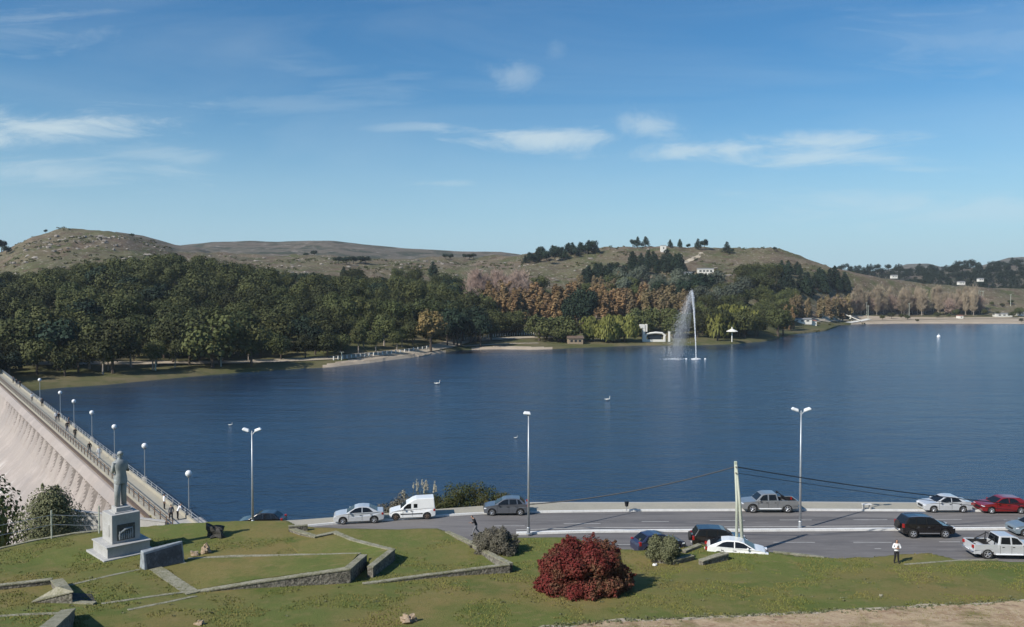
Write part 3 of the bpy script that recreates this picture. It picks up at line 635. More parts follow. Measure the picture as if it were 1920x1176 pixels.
street_lamp(1497, 770, G(1500, 989, 8.15), (-1, 1), 'tall two-headed road lamp by the rear of the silver pickup')
street_lamp(471, 808, Vector((G(474, 986, 7.95).x, G(474, 986, 7.95).y, 7.9)), (-1, 1), 'tall two-headed road lamp at left, standing before the lake between dam and silver saloon')
# double utility pole
pb = L_(1385, 1026); top = D(1377, 869, pb.y); H = top.z-pb.z
root = empty('utility_pole', pb, 0, 'pale double-legged utility pole leaning together at the top, before the white parked car', 'utility pole')
for dx, r in ((-.10, .10), (.38, .12)):
    mb = MB(); mb.tube([(dx-.05, 0, -.3), (dx*.4-.12, 0, H*.55), (-.30+dx*.12, 0, H)], [r*1.15, r, r*.75], 10); mb.obj('leg', 'poleconc', root, smooth=True)
mb = MB(); mb.box((-.28, 0, H+.05), (.2, .2, .22)); mb.obj('cap', 'poleconc', root, bevel=.03)
mb = MB()
for z in (H-.25, H-.7): mb.tube([(-.28, -.18, z), (-.28, .18, z)], .05, 6); mb.ball((-.28, .2, z), .07, 6, 5)
mb.obj('insulators', 'rust', root)
def cable(a, b, sag, r, label):
    a = Vector(a); b = Vector(b); n = 24; mb = MB()
    mb.tube([a.lerp(b, i/n)-Vector((0, 0, sag*4*(i/n)*(1-i/n))) for i in range(n+1)], r, 6); tag(mb.obj('cable', 'black'), label, 'cable')
ct = Vector((pb.x-.28, pb.y, pb.z+H-.25))
cable(ct, D(989, 946, G(991, 1001, 8).y), .45, .045, 'thick black cable sagging left from the double pole to the middle lamp')
cable(ct, D(1990, 952, 74), .35, .04, 'upper black cable running right from the double pole over the road')
cable(ct-Vector((0, 0, .45)), D(1990, 966, 74), .2, .022, 'thin lower cable running right from the double pole over the road')

# ================================================================== VEHICLES
def car(spec, loc, rz, label, cat, name):
    L, Wd = spec['L'], spec['W']; r = spec['r']; wx = spec['wx']; pm = spec['paint']; hb = spec.get('sill', .24)
    root = empty(name, loc, rz, label, cat)
    out = []; x = -L/2+.08; out.append((x, hb+.06))
    for w in sorted(wx):
        ra = r+.085
        a0 = math.asin(max(-1, min(1, (hb-r)/ra)))
        for k in range(9):
            a = math.pi-a0 - (math.pi-2*a0)*k/8; out.append((w+ra*math.cos(a), max(hb, r+ra*math.sin(a))))
    out += spec['top']                                  # from front bottom round to rear
    def hw(x): return Wd/2*(1-.13*abs(2*x/L)**5)
    mb = MB(); n = len(out)
    mb.add([(x, -hw(x), z) for x, z in out]+[(x, hw(x), z) for x, z in out], [tuple(range(n)), tuple(range(n, 2*n))[::-1]]+[(i, n+i, n+(i+1) % n, (i+1) % n) for i in range(n)])
    for bx in spec.get('extra', []): mb.box(*bx)
    mb.obj('body', pm, root, bevel=.055)
    mb = MB(); mb.box((0, 0, hb+.22), (L*.93, Wd*.74, .4)); mb.obj('underbody', 'plastic', root)
    cb = spec['cabin']; zb = cb[0][1]; zt = max(z for _, z in cb); wb = Wd/2-.05; wt = Wd/2-spec.get('tumble', .22)
    def cw(z): return lerp(wb, wt, max(0, (z-zb)/(zt-zb)))
    mb = MB(); n = len(cb); mb.add([(x, -cw(z), z) for x, z in cb]+[(x, cw(z), z) for x, z in cb], [tuple(range(n)), tuple(range(n, 2*n))[::-1]]+[(i, n+i, n+(i+1) % n, (i+1) % n) for i in range(n)])
    mb.obj('cabin', spec.get('roofpaint', pm), root, bevel=.05, smooth=False)
    for sx in (-1, 1):
        for wp in spec['win']:
            mb = MB(); n = len(wp); a = [(x, sx*(cw(z)+.012), z) for x, z in wp]; b = [(x, sx*(cw(z)-.03), z) for x, z in wp]
            mb.add(a+b, [tuple(range(n)), tuple(range(n, 2*n))]+[(i, (i+1) % n, n+(i+1) % n, n+i) for i in range(n)]); mb.obj('side_window', 'glass', root)
    def screen(p, q, nm):
        p, q = Vector(p), Vector(q); d = q-p; nr = Vector((-d.y, d.x)).normalized()
        if nr.y < 0: nr = -nr
        a = p+d*.12+nr*.014; b = p+d*.92+nr*.014; wa, wb_ = cw(a.y)-.10, cw(b.y)-.10; a2, b2 = a-nr*.04, b-nr*.04
        mb = MB(); mb.add([(a.x, -wa, a.y), (a.x, wa, a.y), (b.x, wb_, b.y), (b.x, -wb_, b.y), (a2.x, -wa, a2.y), (a2.x, wa, a2.y), (b2.x, wb_, b2.y), (b2.x, -wb_, b2.y)], [(0, 1, 2, 3), (7, 6, 5, 4), (0, 4, 5, 1), (1, 5, 6, 2), (2, 6, 7, 3), (3, 7, 4, 0)]); mb.obj(nm, 'glass', root)
    screen(cb[0], cb[1], 'windscreen')
    if spec.get('rearglass', True): screen(cb[-1], cb[-2], 'rear_window')
    for w in wx:
        for sy in (-1, 1):
            yc = sy*(hw(w)-.115)
            mb = MB(); mb.lathe([(r*.62, -.10), (r*.93, -.105), (r, -.07), (r, .07), (r*.93, .105), (r*.62, .10)], 'y', (0, 0, 0), 20)
            wh = mb.obj('wheel', 'tyre', root, smooth=False, loc=(w, yc, r))
            mb = MB(); mb.lathe([(r*.64, -.085), (r*.66, -.115), (r*.60, -.118), (r*.56, -.09), (r*.15, -.085)], 'y', (0, 0, 0), 20)
            for k in range(5):
                a = 2*math.pi*k/5+.3; mb.tube([(0, -.112, 0), (r*.6*math.cos(a), -.108, r*.6*math.sin(a))], [r*.13, r*.09], 5)
            if sy > 0: mb.v = [(x, -y, z) for x, y, z in mb.v]; mb.f = [f[::-1] for f in mb.f]
            mb.obj('rim', spec.get('rim', 'alloy'), wh)
    xf = L/2; hz = spec.get('hz', .62); tz = spec.get('tz', .85)
    for sy in (-1, 1):
        mb = MB(); mb.box((xf-.17, sy*(Wd/2*.72), hz+.03), (.24, .34, .12)); mb.obj('headlight', 'headlamp', root, bevel=.03)
        mb = MB(); mb.box((-xf+.13, sy*(Wd/2*.80), tz), (.18, .20, spec.get('th', .2))); mb.obj('tail_light', 'redlamp', root, bevel=.02)
        m0 = spec['mirror']; mb = MB(); mb.box((m0, sy*(Wd/2+.07), zb+.10), (.12, .20, .14)); mb.obj('mirror', spec.get('mirrorpaint', pm), root, bevel=.03)
        for hx in spec.get('handles', []):
            mb = MB(); mb.box((hx, sy*(Wd/2+.012), zb-.12), (.16, .03, .035)); mb.obj('door_handle', spec.get('handlepaint', 'plastic'), root)
        mb = MB()
        for dx in spec.get('doors', []): mb.box((dx, sy*(Wd/2+.001), (hb+zb)/2+.04), (.014, .012, zb-hb-.12))
        if spec.get('doors'): mb.obj('door_seams', 'black', root)
        if spec.get('strip'): mb = MB(); mb.box(((wx[0]+wx[1])/2, sy*(Wd/2+.008), spec.get('stripz', .52)), (abs(wx[0]-wx[1])-2*r-.2, .03, .07)); mb.obj('side_strip', spec['strip'], root)
    mb = MB(); mb.box((xf-.03, 0, hz-.08), (.06, Wd*.44, .16)); mb.obj('grille', 'black', root)
    mb = MB(); mb.box((-xf+.03, 0, .55), (.05, .5, .12)); mb.obj('number_plate', 'lampwhite', root)
    for nm, m, bxs in spec.get('parts', []):
        mb = MB()
        for b in bxs:
            if b[0] == 'tube': mb.tube(b[1], b[2], 8)
            elif b[0] == 'disc': mb.lathe(b[1], 'x', b[2], 16)
            else: mb.box(*b)
        mb.obj(nm, m, root, bevel=.02)
    return root
def sedan(p, **k):
    s = dict(L=4.25, W=1.72, r=.30, wx=(-1.28, 1.32), paint=p, top=[(2.07, .24), (2.13, .42), (2.12, .66), (2.0, .77), (1.6, .86), (1.02, .92), (-1.3, .97), (-1.52, 1.00), (-2.02, .97), (-2.12, .82), (-2.12, .45), (-2.06, .26)],
             cabin=[(1.12, .89), (.32, 1.33), (.05, 1.41), (-.35, 1.43), (-.82, 1.39), (-1.62, .98)],
             win=[[(.88, .95), (.32, 1.28), (-.02, 1.35), (-.22, 1.36), (-.22, .96)], [(-.30, .96), (-.30, 1.36), (-.62, 1.34), (-.85, 1.27), (-1.18, .99)]],
             mirror=.78, handles=(-.12, -1.02), doors=(-.26, .86, -1.1), tz=.80)
    s.update(k); return s
def hatch(p, **k):
    s = dict(L=4.0, W=1.68, r=.30, wx=(-1.22, 1.26), paint=p, top=[(1.94, .24), (2.0, .42), (1.99, .68), (1.86, .79), (1.45, .88), (1.0, .94), (-1.7, 1.0), (-1.92, .95), (-1.99, .75), (-1.98, .42), (-1.93, .26)],
             cabin=[(1.08, .91), (.28, 1.38), (0, 1.46), (-.5, 1.48), (-1.15, 1.44), (-1.72, .98)],
             win=[[(.86, .97), (.30, 1.32), (.02, 1.39), (-.18, 1.40), (-.18, .98)], [(-.26, .98), (-.26, 1.40), (-.86, 1.40), (-.92, 1.0)], [(-1.0, 1.0), (-.95, 1.39), (-1.14, 1.35), (-1.42, 1.03)]],
             mirror=.75, handles=(-.10, -.82), doors=(-.22, .82, -.98), tz=.90, th=.3)
    s.update(k); return s
def suv(p, **k):
    s = dict(L=4.25, W=1.78, r=.36, wx=(-1.28, 1.28), sill=.32, paint=p, top=[(2.02, .36), (2.12, .55), (2.10, .78), (1.95, .90), (1.5, 1.00), (1.0, 1.06), (-1.95, 1.12), (-2.06, 1.0), (-2.10, .6), (-2.03, .36)],
             cabin=[(1.12, 1.05), (.42, 1.56), (.1, 1.65), (-.7, 1.68), (-1.6, 1.64), (-1.98, 1.10)],
             win=[[(.88, 1.12), (.38, 1.50), (.10, 1.57), (-.15, 1.58), (-.15, 1.13)], [(-.24, 1.13), (-.24, 1.58), (-.95, 1.58), (-.98, 1.15)], [(-1.07, 1.16), (-1.04, 1.57), (-1.48, 1.54), (-1.70, 1.18)]],
             mirror=.8, handles=(-.05, -.9), handlepaint='chrome', doors=(-.2, .85, -1.02), hz=.80, tz=.98, th=.3, strip='chrome', stripz=.42,
             parts=[('roof_rail', 'chrome', [((-.55, -.62, 1.70), (1.7, .04, .05))]), ('roof_rail', 'chrome', [((-.55, .62, 1.70), (1.7, .04, .05))])])
    s.update(k); return s
def pickup(p, **k):
    s = dict(L=5.1, W=1.82, r=.39, wx=(-1.55, 1.55), sill=.36, paint=p,
             top=[(2.42, .38), (2.54, .55), (2.52, .82), (2.35, .94), (1.9, 1.0), (1.2, 1.06), (-.78, 1.08), (-.80, .66), (-2.44, .66), (-2.50, .6), (-2.46, .38)],
             extra=[((-1.62, -.85, .88), (1.72, .07, .44)), ((-1.62, .85, .88), (1.72, .07, .44)), ((-2.47, 0, .86), (.07, 1.72, .46))],
             cabin=[(1.28, 1.05), (.68, 1.60), (.40, 1.68), (-.2, 1.70), (-.62, 1.68), (-.78, 1.07)],
             win=[[(1.02, 1.12), (.62, 1.53), (.40, 1.59), (.22, 1.60), (.22, 1.12)], [(.10, 1.12), (.10, 1.60), (-.50, 1.60), (-.60, 1.14)]],
             mirror=.95, handles=(.3, -.45), doors=(.16, 1.05, -.66), hz=.80, tz=.92, th=.22,
             parts=[('bed_liner', 'black', [((-1.62, 0, .69), (1.6, 1.6, .04)), ((-1.62, -.80, .87), (1.62, .03, .36)), ((-1.62, .80, .87), (1.62, .03, .36)), ((-2.42, 0, .87), (.03, 1.6, .36))]),
                    ('roll_bar', 'black', [('tube', [(-1.0, -.72, 1.05), (-.98, -.66, 1.62), (-.98, .66, 1.62), (-1.0, .72, 1.05)], .045), ('tube', [(-.98, -.66, 1.55), (-1.75, -.76, 1.08)], .04), ('tube', [(-.98, .66, 1.55), (-1.75, .76, 1.08)], .04)]),
                    ('running_board', 'lampwhite', [((0, -.93, .40), (1.95, .16, .07))]), ('running_board', 'lampwhite', [((0, .93, .40), (1.95, .16, .07))]), ('rear_bumper', 'chrome', [((-2.58, 0, .5), (.14, 1.6, .16))])])
    s.update(k); return s
def van(p, **k):
    s = dict(L=4.0, W=1.64, r=.29, wx=(-1.25, 1.42), paint=p, top=[(1.93, .26), (1.99, .42), (1.97, .66), (1.85, .76), (1.2, .90), (1.0, .94), (-1.9, .96), (-1.98, .9), (-1.98, .42), (-1.93, .26)],
             cabin=[(1.08, .93), (.48, 1.42), (.25, 1.52), (-.05, 1.70), (-.35, 1.80), (-1.86, 1.84), (-1.93, .94)], tumble=.12, rearglass=False,
             win=[[(.86, .99), (.46, 1.34), (.30, 1.40), (.12, 1.40), (.12, .99)], [(-.42, 1.05), (-.42, 1.38), (-.10, 1.38), (-.10, 1.05)]],
             mirror=.8, handles=(.12,), doors=(.02, .84), tz=.80, strip='plastic', stripz=.55, rim='rust')
    s.update(k); return s
def park(spec, px0, px1, pyb, face, label, cat, name, rz=0, z=8.0):
    """bottom of the near wheels at pyb, centred between px0 and px1"""
    p = G((px0+px1)/2, pyb, z); a = (math.pi if face < 0 else 0)+rz
    return car(spec, (p.x, p.y+spec['W']/2, z), a, label, cat, name)
park(sedan('silver', L=4.2), 625, 715, 983, -1, 'silver saloon parked at the left end of the lakeside kerb, behind the white van', 'car', 'parked_car', R(9))
park(van('white'), 729, 813, 975.5, -1, 'white high-roofed panel van parked by the reeds between the two saloons', 'van', 'parked_van', R(8))
park(hatch('grey', L=4.05), 908, 990, 967.5, -1, 'dark grey hatchback parked beside the middle road lamp', 'car', 'parked_car', R(2))
park(pickup('greysilver'), 1390, 1499, 962.5, -1, 'grey double-cab pickup with black roll bar parked at the lakeside kerb', 'pickup truck', 'parked_pickup')
park(sedan('silver', L=4.4), 1732, 1827, 962, -1, 'silver saloon parked at the lakeside kerb beside the red car', 'car', 'parked_car')
park(sedan('red', L=4.3, cabin=[(1.12, .89), (.32, 1.33), (.05, 1.40), (-.35, 1.41), (-1.3, 1.37), (-1.95, .98)]), 1841, 1935, 964, -1, 'dark red car parked at the lakeside kerb, cut by the right edge', 'car', 'parked_car')
park(suv('carblack', parts=[('roof_rail', 'chrome', [((-.55, -.62, 1.70), (1.7, .04, .05))]), ('roof_rail', 'chrome', [((-.55, .62, 1.70), (1.7, .04, .05))]), ('spare_wheel', 'tyre', [('disc', [(.2, -.08), (.33, -.09), (.34, .08), (.2, .1)], (-2.2, 0, .95))])]), 1690, 1796, 1010, 1, 'black off-road car driving right past the standing woman, spare wheel on its tail', 'car', 'moving_car')
park(pickup('silver', L=5.3), 1822, 1966, 1050, 1, 'silver pickup with open black bed parked at the lawn edge, lower right', 'pickup truck', 'parked_pickup', R(-3))
park(suv('carblack', parts=[('spare_wheel', 'tyre', [('disc', [(.2, -.08), (.33, -.09), (.34, .08), (.2, .1)], (-2.2, 0, .95))])]), 1300, 1405, 1035, 1, 'black off-road car with tall red tail lamps, half hidden behind the white parked car', 'car', 'parked_car', R(-4))
park(sedan('white', L=4.6, cabin=[(1.38, .88), (.50, 1.34), (.15, 1.42), (-.5, 1.45), (-1.0, 1.39), (-2.0, .98)], win=[[(1.1, .95), (.50, 1.28), (.12, 1.36), (-.12, 1.37), (-.12, .96)], [(-.20, .96), (-.20, 1.37), (-.7, 1.36), (-1.0, 1.28), (-1.45, 1.0)]]), 1326, 1446, 1053, 1, 'white saloon partly hidden by the grass bank behind the double pole', 'car', 'parked_car', R(-12))
park(hatch('navy', L=3.9), 1188, 1286, 1040, 1, 'dark blue car of which only the roof shows behind the round olive shrub', 'car', 'parked_car', R(18))
park(hatch('steelblue'), 1904, 2000, 1007, -1, 'blue grey car entering at the right edge beside the white median kerb', 'car', 'moving_car')
dc = G(492, 985, 7.3); car(hatch('carblack'), (dc.x, dc.y, 7.05), R(180), 'black car whose roof shows above the lawn edge beside the left road lamp', 'car', 'parked_car')

# small posts on the far kerb
p = G(1175, 958, 8.13); root = empty('litter_bin', p, 0, 'small dark topped bin on the lakeside kerb at mid right', 'bin')
mb = MB(); mb.tube([(0, 0, 0), (0, 0, .45)], .04, 6); mb.obj('post', 'galv', root); mb = MB(); mb.lathe([(.14, .42), (.2, .8), (.22, .82)], n=10); mb.obj('basket', 'black', root)
p = G(1625, 955, 8.13); root = empty('bench', p, 0, 'small pale bench on the lakeside pavement left of the right-hand silver saloon', 'bench')
mb = MB(); mb.box((0, 0, .45), (.8, .35, .06)); mb.obj('seat', 'whitepaint', root)
for s in (-.3, .3): mb = MB(); mb.box((s, 0, .21), (.1, .36, .42)); mb.obj('leg', 'concrete', root)

# ================================================================== PEOPLE
PW = dict(rf=(.16, .0, .08), lf=(-.13, .05, .08), rh=(.08, .20, 1.14), re=(.28, .02, 1.12), lh=(-.08, .22, 1.12), le=(-.28, .02, 1.12))
p = L_(1681, 1056); person(p, R(170), 'person in a white top and black trousers standing on the grass near the road', PW, 'clothwhite', 'clothblack', longhair=True, scale=.98)
p = L_(893, 1010); p = G(893, 1004, 8.0); person(p, R(100), 'person bending forward on the road behind the grey shrub, in dark clothes', dict(lean=.45, lf=(-.1, .35, .08), lk=(-.1, .2, .5), rf=(.1, -.35, .12), rk=(.1, -.02, .48), lh=(-.25, .35, 1.15), le=(-.28, .1, 1.15), rh=(.28, .15, 1.0), re=(.30, -.1, 1.15)), 'clothblack', 'clothgrey')
DZ = 4.0
def onDam(px, py): return G(px, py, DZ+.02)
LEAN = dict(lean=.5, lh=(-.18, .38, 1.12), le=(-.25, .15, 1.2), rh=(.18, .38, 1.12), re=(.25, .15, 1.2))
STAND = {}; WALK = dict(lf=(-.1, .3, .08), lk=(-.1, .2, .5), rf=(.1, -.28, .10), rk=(.1, 0, .48), lh=(-.27, -.1, .85), rh=(.27, .18, .87))
lk = math.atan2(-Dn.y, -Dn.x)-math.pi/2; al = math.atan2(Ddir.y, Ddir.x)-math.pi/2
dpeople = [(333, 974, LEAN, 'clothwhite', 'clothblack', lk, 'white shirted person leaning on the lake railing at the near end of the dam'),
 (321, 977, WALK, 'clothgrey', 'clothblack', al, 'person in dark clothes at the near end of the dam, beside the white shirted one'),
 (308, 955, STAND, 'clothwhite', 'clothblack', lk, 'person in light top and dark trousers left of the pair on the dam end'),
 (186, 860, STAND, 'clothwhite', 'clothwhite', al, 'person dressed in white on the dam just left of the statue head'),
 (168, 850, WALK, 'clothblack', 'clothgrey', al, 'dark haired walker on the dam left of the person in white'),
 (141, 822, STAND, 'clothblack', 'clothblack', al, 'person in black crossing the middle of the dam walkway'),
 (126, 809, WALK, 'clothblack', 'clothblue', al, 'dark figure on the dam beside the railing, lower left of a globe lamp'),
 (129, 800, STAND, 'clothblack', 'clothblack', lk, 'dark figure against the lake railing under the second globe lamp'),
 (110, 791, STAND, 'clothblack', 'clothgrey', al, 'right one of two close walkers halfway along the dam'),
 (105, 790, STAND, 'clothwhite', 'clothgrey', al, 'left one of two close walkers halfway along the dam, with a white top'),
 (79, 762, WALK, 'clothblack', 'clothblack', al, 'lone dark walker on the far half of the dam'),
 (60, 752, STAND, 'clothwhite', 'clothgrey', al, 'pale figure on the far half of the dam'),
 (38, 727, STAND, 'clothblack', 'clothblack', al, 'rightmost of the dark figures at the far left end of the dam'),
 (31, 723, WALK, 'clothblack', 'clothblue', al, 'middle one of the dark figures at the far left end of the dam'),
 (25, 718, STAND, 'clothgrey', 'clothblack', al, 'leftmost of the dark figures at the far left end of the dam')]
for px, py, ps, sh, tr, rz, lb in dpeople: person(onDam(px, py), rz, lb, ps, sh, tr, group='people walking on the dam')

# ================================================================== DAM
root = empty('dam', (DA.x, DA.y, 0), 0, 'long pale concrete dam with a walkway on top running away at the left', 'dam')
def dp(t, s, z): q = DA+Ddir*t+Dn*s; return (q.x-DA.x, q.y-DA.y, z)
T0, T1 = -1.5, (DB-DA).length+130; WW = 2.7
mb = MB(); 
def prism(mb, t0, t1, sec): mb.add([dp(t0, s, z) for s, z in sec]+[dp(t1, s, z) for s, z in sec], [tuple(range(len(sec)))[::-1], tuple(range(len(sec), 2*len(sec)))]+[(i, (i+1) % len(sec), len(sec)+(i+1) % len(sec), len(sec)+i) for i in range(len(sec))])
prism(mb, T0, T1, [(0, -8), (0, DZ), (WW, DZ), (WW, -8)]); mb.obj('walkway', 'paving', root)
# downstream face with curved teeth under the lip
NT = 260; rows0 = [(WW+.003, DZ-.35), (WW+.9, DZ-.38), (WW+1.7, DZ-1.3), (WW+1.8, DZ-1.5), (WW+2.15, DZ-3.2), (WW+2.9, DZ-5.2), (WW+4.2, DZ-7.0), (WW+6.5, DZ-9.2), (WW+11, DZ-13.2), (WW+20, DZ-21), (WW+30, DZ-29)]
rows = []
for i in range(len(rows0)-1):
    k_ = 1 if i < 3 else 10 if i < 5 else 3
    rows += [(lerp(rows0[i][0], rows0[i+1][0], q/k_), lerp(rows0[i][1], rows0[i+1][1], q/k_)) for q in range(k_)]
rows.append(rows0[-1]); vs = []; HO = []; nt = int((T1-T0)/.26)
for j, (s, z) in enumerate(rows):
    for i in range(nt+1):
        t = T0+(T1-T0)*i/nt; per = 5.2; k = math.floor(t/per); f = (t/per) % 1; lng = .95+.35*mn.noise(Vector((k*1.7, 3, 1)))
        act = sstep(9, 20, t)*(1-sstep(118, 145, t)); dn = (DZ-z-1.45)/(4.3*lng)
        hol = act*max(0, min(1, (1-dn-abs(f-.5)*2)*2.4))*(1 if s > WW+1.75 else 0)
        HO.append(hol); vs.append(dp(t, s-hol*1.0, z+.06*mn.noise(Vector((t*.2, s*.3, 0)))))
mb = MB(); w = nt+1; FF = [(j*w+i, (j+1)*w+i, (j+1)*w+i+1, j*w+i+1) for j in range(len(rows)-1) for i in range(nt)]
mb.add(vs, FF); mb.mi = [1 if sum(HO[q] for q in f) > 1.3 else 0 for f in FF]  # second, darker material on the hollowed tooth faces
mb.obj('spillway_face', ['damface', 'damhollow'], root)
mb = MB(); prism(mb, T0, T1, [(0.0, DZ+.003), (0.0, DZ+.38), (.22, DZ+.38), (.22, DZ+.003)]); mb.obj('parapet', 'paving', root)
def rail_line(s, z0, hs, nm, m, r, step, posth):
    rt = mbp = MB()
    for h in hs: rt.tube([dp(T0, s, z0+h), dp(T1, s, z0+h)], r, 5)
    o = rt.obj(nm, m, root)
    mp = MB(); mp.box((0, 0, posth/2), (.09, .09, posth)); me = mp.mesh('post', m)
    n = int((T1-T0)/step)
    for i in range(min(n, 95)):
        q = bpy.data.objects.new('post', me); COL.objects.link(q); q.parent = o; q.location = dp(T0+i*step, s, z0)
rail_line(.11, DZ+.38, (.32, .62), 'lake_railing', 'galv', .03, 2.4, .64)
rail_line(WW-.12, DZ, (.55, 1.0), 'spillway_railing', 'rust', .045, 2.4, 1.02)
mb = MB(); prism(mb, T0, T1, [(WW+.30, DZ-.31), (WW+.30, DZ-.12), (WW+.62, DZ-.12), (WW+.62, DZ-.31)]); mb.obj('pipe_ledge', 'rust', root)
# abutment block
mb = MB(); prism(mb, -3.2, 2.2, [(-1.2, -2), (-1.2, DZ+.03), (WW+.5, DZ+.03), (WW+.5, -2)]); mb.obj('abutment', 'concrete', root)
# globe lamps on the lake side
gl = [(350, 888, 968), (267.5, 840, 905), (211, 803.5, 862), (169, 777, 825), (135.5, 756.5, 796), (110, 740, 775), (72, 716, 742)]
srcl = None
names = ['nearest globe lamp on the dam, at its right end', 'second globe lamp on the dam, just right of the statue head', 'third globe lamp from the right on the dam, above the statue', 'fourth globe lamp from the right on the dam', 'fifth globe lamp from the right on the dam', 'sixth globe lamp from the right on the dam', 'farthest globe lamp on the dam, against the green bank']
for i, (px, pt, pb_) in enumerate(gl):
    u = (px-960)/FPX        # find the point on the dam lake edge with this bearing
    lo, hi = -2, 300
    for _ in range(40):
        t = (lo+hi)/2; q = DA+Ddir*t+Dn*(-.15)
        if (q.x/q.y) > u: lo = t
        else: hi = t
    if srcl is None:
        srcl = empty('globe_lamp', (q.x, q.y, DZ), 0, names[i], 'lamp post', 'globe lamps along the dam')
        mb = MB(); mb.box((0, 0, .3), (.5, .5, 1.0)); mb.obj('pedestal', 'concrete', srcl, bevel=.03)
        H = D(px, pt, q.y).z-DZ
        mb = MB(); mb.tube([(0, 0, .6), (0, 0, H-.3)], [.07, .05], 8); mb.obj('pole', 'galv', srcl)
        mb = MB(); mb.ball((0, 0, H), .34, 14, 10); g = mb.obj('globe', 'lampwhite', srcl, smooth=True); mb = MB(); mb.lathe([(.14, H-.38), (.2, H-.3), (.1, H-.26)], n=10); mb.obj('collar', 'galv', g)
    else: copyobj(srcl, (q.x, q.y, DZ), 0, 1, names[i])
# cream wall at the near foot of the dam, and the wire fence on the lawn rim
a = G(120, 978, 3); b = G(312, 984, 4); d = (b-a).to_2d(); mb = MB(); c = (a+b)/2
mb.box((c.x, c.y, 3.0), (d.length, .4, 2.6), math.atan2(d.y, d.x)); mb.box((c.x, c.y, 4.34), (d.length+.1, .52, .09), math.atan2(d.y, d.x)); tag(mb.obj('abutment_wall', 'concrete', bevel=.02), 'cream concrete wall at the near foot of the dam behind the statue pedestal', 'wall')
froot = empty('wire_fence', L_(97, 1010), 0, 'thin wire fence with pale posts on the lawn rim left of the statue', 'fence'); fo = froot.location
pa = []
for px, py in [(-60, 1045), (97, 1010), (186, 1000)]: pa.append(L_(px, py))
for p in pa:
    mb = MB(); mb.tube([(p.x-fo.x, p.y-fo.y, p.z-fo.z-.3), (p.x-fo.x, p.y-fo.y, p.z-fo.z+2.2)], .055, 6); mb.obj('post', 'poleconc', froot)
mb = MB()
for h in (1.85, 1.1): mb.tube([(p.x-fo.x, p.y-fo.y, p.z-fo.z+h-(.5 if i == 2 else 0)) for i, p in enumerate(pa)], .022, 5)
mb.obj('wire', 'galv', froot)

# ================================================================== FOLIAGE
def leafcloud(clumps, n, leaf, rg, mb, mi=0, up=.25, droop=0, elong=1):
    tot = sum(c[3]**2 for c in clumps)
    vs = []; fs = []
    for c in clumps:
        r3 = c[3:] if len(c) > 4 else (c[3], c[3], c[3])
        for _ in range(max(3, int(n*c[3]**2/tot))):
            z = rg.uniform(-.75, 1); a = rg.uniform(0, 2*math.pi); q = math.sqrt(max(0, 1-z*z)); d = Vector((q*math.cos(a), q*math.sin(a), z))
            rr = rg.uniform(.62, 1.08); p = Vector((c[0]+d.x*r3[0]*rr, c[1]+d.y*r3[1]*rr, c[2]+d.z*r3[2]*rr))
            nr = (d+Vector((rg.gauss(0, .33), rg.gauss(0, .33), up+rg.gauss(0, .33)))).normalized()
            t = nr.cross(Vector((rg.gauss(0, 1), rg.gauss(0, 1), rg.gauss(0, 1)))).normalized(); b = nr.cross(t); s = leaf*rg.uniform(.55, 1.25)
            if droop: b = Vector((rg.gauss(0, .15), rg.gauss(0, .15), -1)).normalized(); t = b.cross(nr).normalized()
            o = len(vs); vs += [p-t*s*.5, p-b*s*.5*elong, p+t*s*.5, p+b*s*.5*elong]; fs.append((o, o+1, o+2, o+3))
    mb.add(vs, fs, mi)
def trunkmesh(mb, H, r, limbs, rg, mi=0, top=.7):
    mb.tube([(0, 0, -.6), (rg.gauss(0, .1), rg.gauss(0, .1), H*.35), (rg.gauss(0, .25), rg.gauss(0, .25), H*top)], [r*1.25, r*.8, r*.3], 7, mi)
    for c in limbs: 
        z0 = H*rg.uniform(.25, .5); mb.tube([(0, 0, z0), (c[0]*.5, c[1]*.5, lerp(z0, c[2], .6)), (c[0], c[1], c[2])], [r*.4, r*.28, r*.1], 5, mi)
def clumps_round(rg, H, Wr, base, n, cr):
    """clumps over an ellipsoid between base*H and H"""
    cs = []; zc = H*(1+base)/2; hz = H*(1-base)/2
    for i in range(n):
        z = rg.uniform(-.9, .95); a = rg.uniform(0, 6.283); q = math.sqrt(1-z*z)*rg.uniform(.55, .95); r = cr*rg.uniform(.7, 1.25)
        cs.append((q*math.cos(a)*(Wr-r*.5), q*math.sin(a)*(Wr-r*.5), zc+z*(hz-r*.7), r))
    cs.append((0, 0, zc, cr*1.3)); return cs
def clumps_cone(rg, H, Wr, base, n, cr):
    cs = []
    for i in range(n):
        t = (i+.5)/n; a = i*2.4+rg.random(); z = H*(base+(1-base)*t*.95); w = Wr*(1-t)**.75*rg.uniform(.5, .85); r = cr*(1.15-.7*t)*rg.uniform(.8, 1.2)
        cs.append((w*math.cos(a), w*math.sin(a), z, r))
    return cs
def clumps_column(rg, H, Wr, base, n, cr):
    cs = []
    for i in range(n):
        t = (i+.5)/n; a = rg.uniform(0, 6.28); z = H*(base+(1-base)*t); w = Wr*math.sin(math.pi*min(1, .2+t*.8))**.6*rg.uniform(.1, .7); r = cr*rg.uniform(.7, 1.1)*(1.1-.5*t)
        cs.append((w*math.cos(a), w*math.sin(a), z, r*.8, r*.8, r*1.9))
    return cs
TREES = {}      # kind -> list of (trunk mesh, crown mesh, joined mesh)
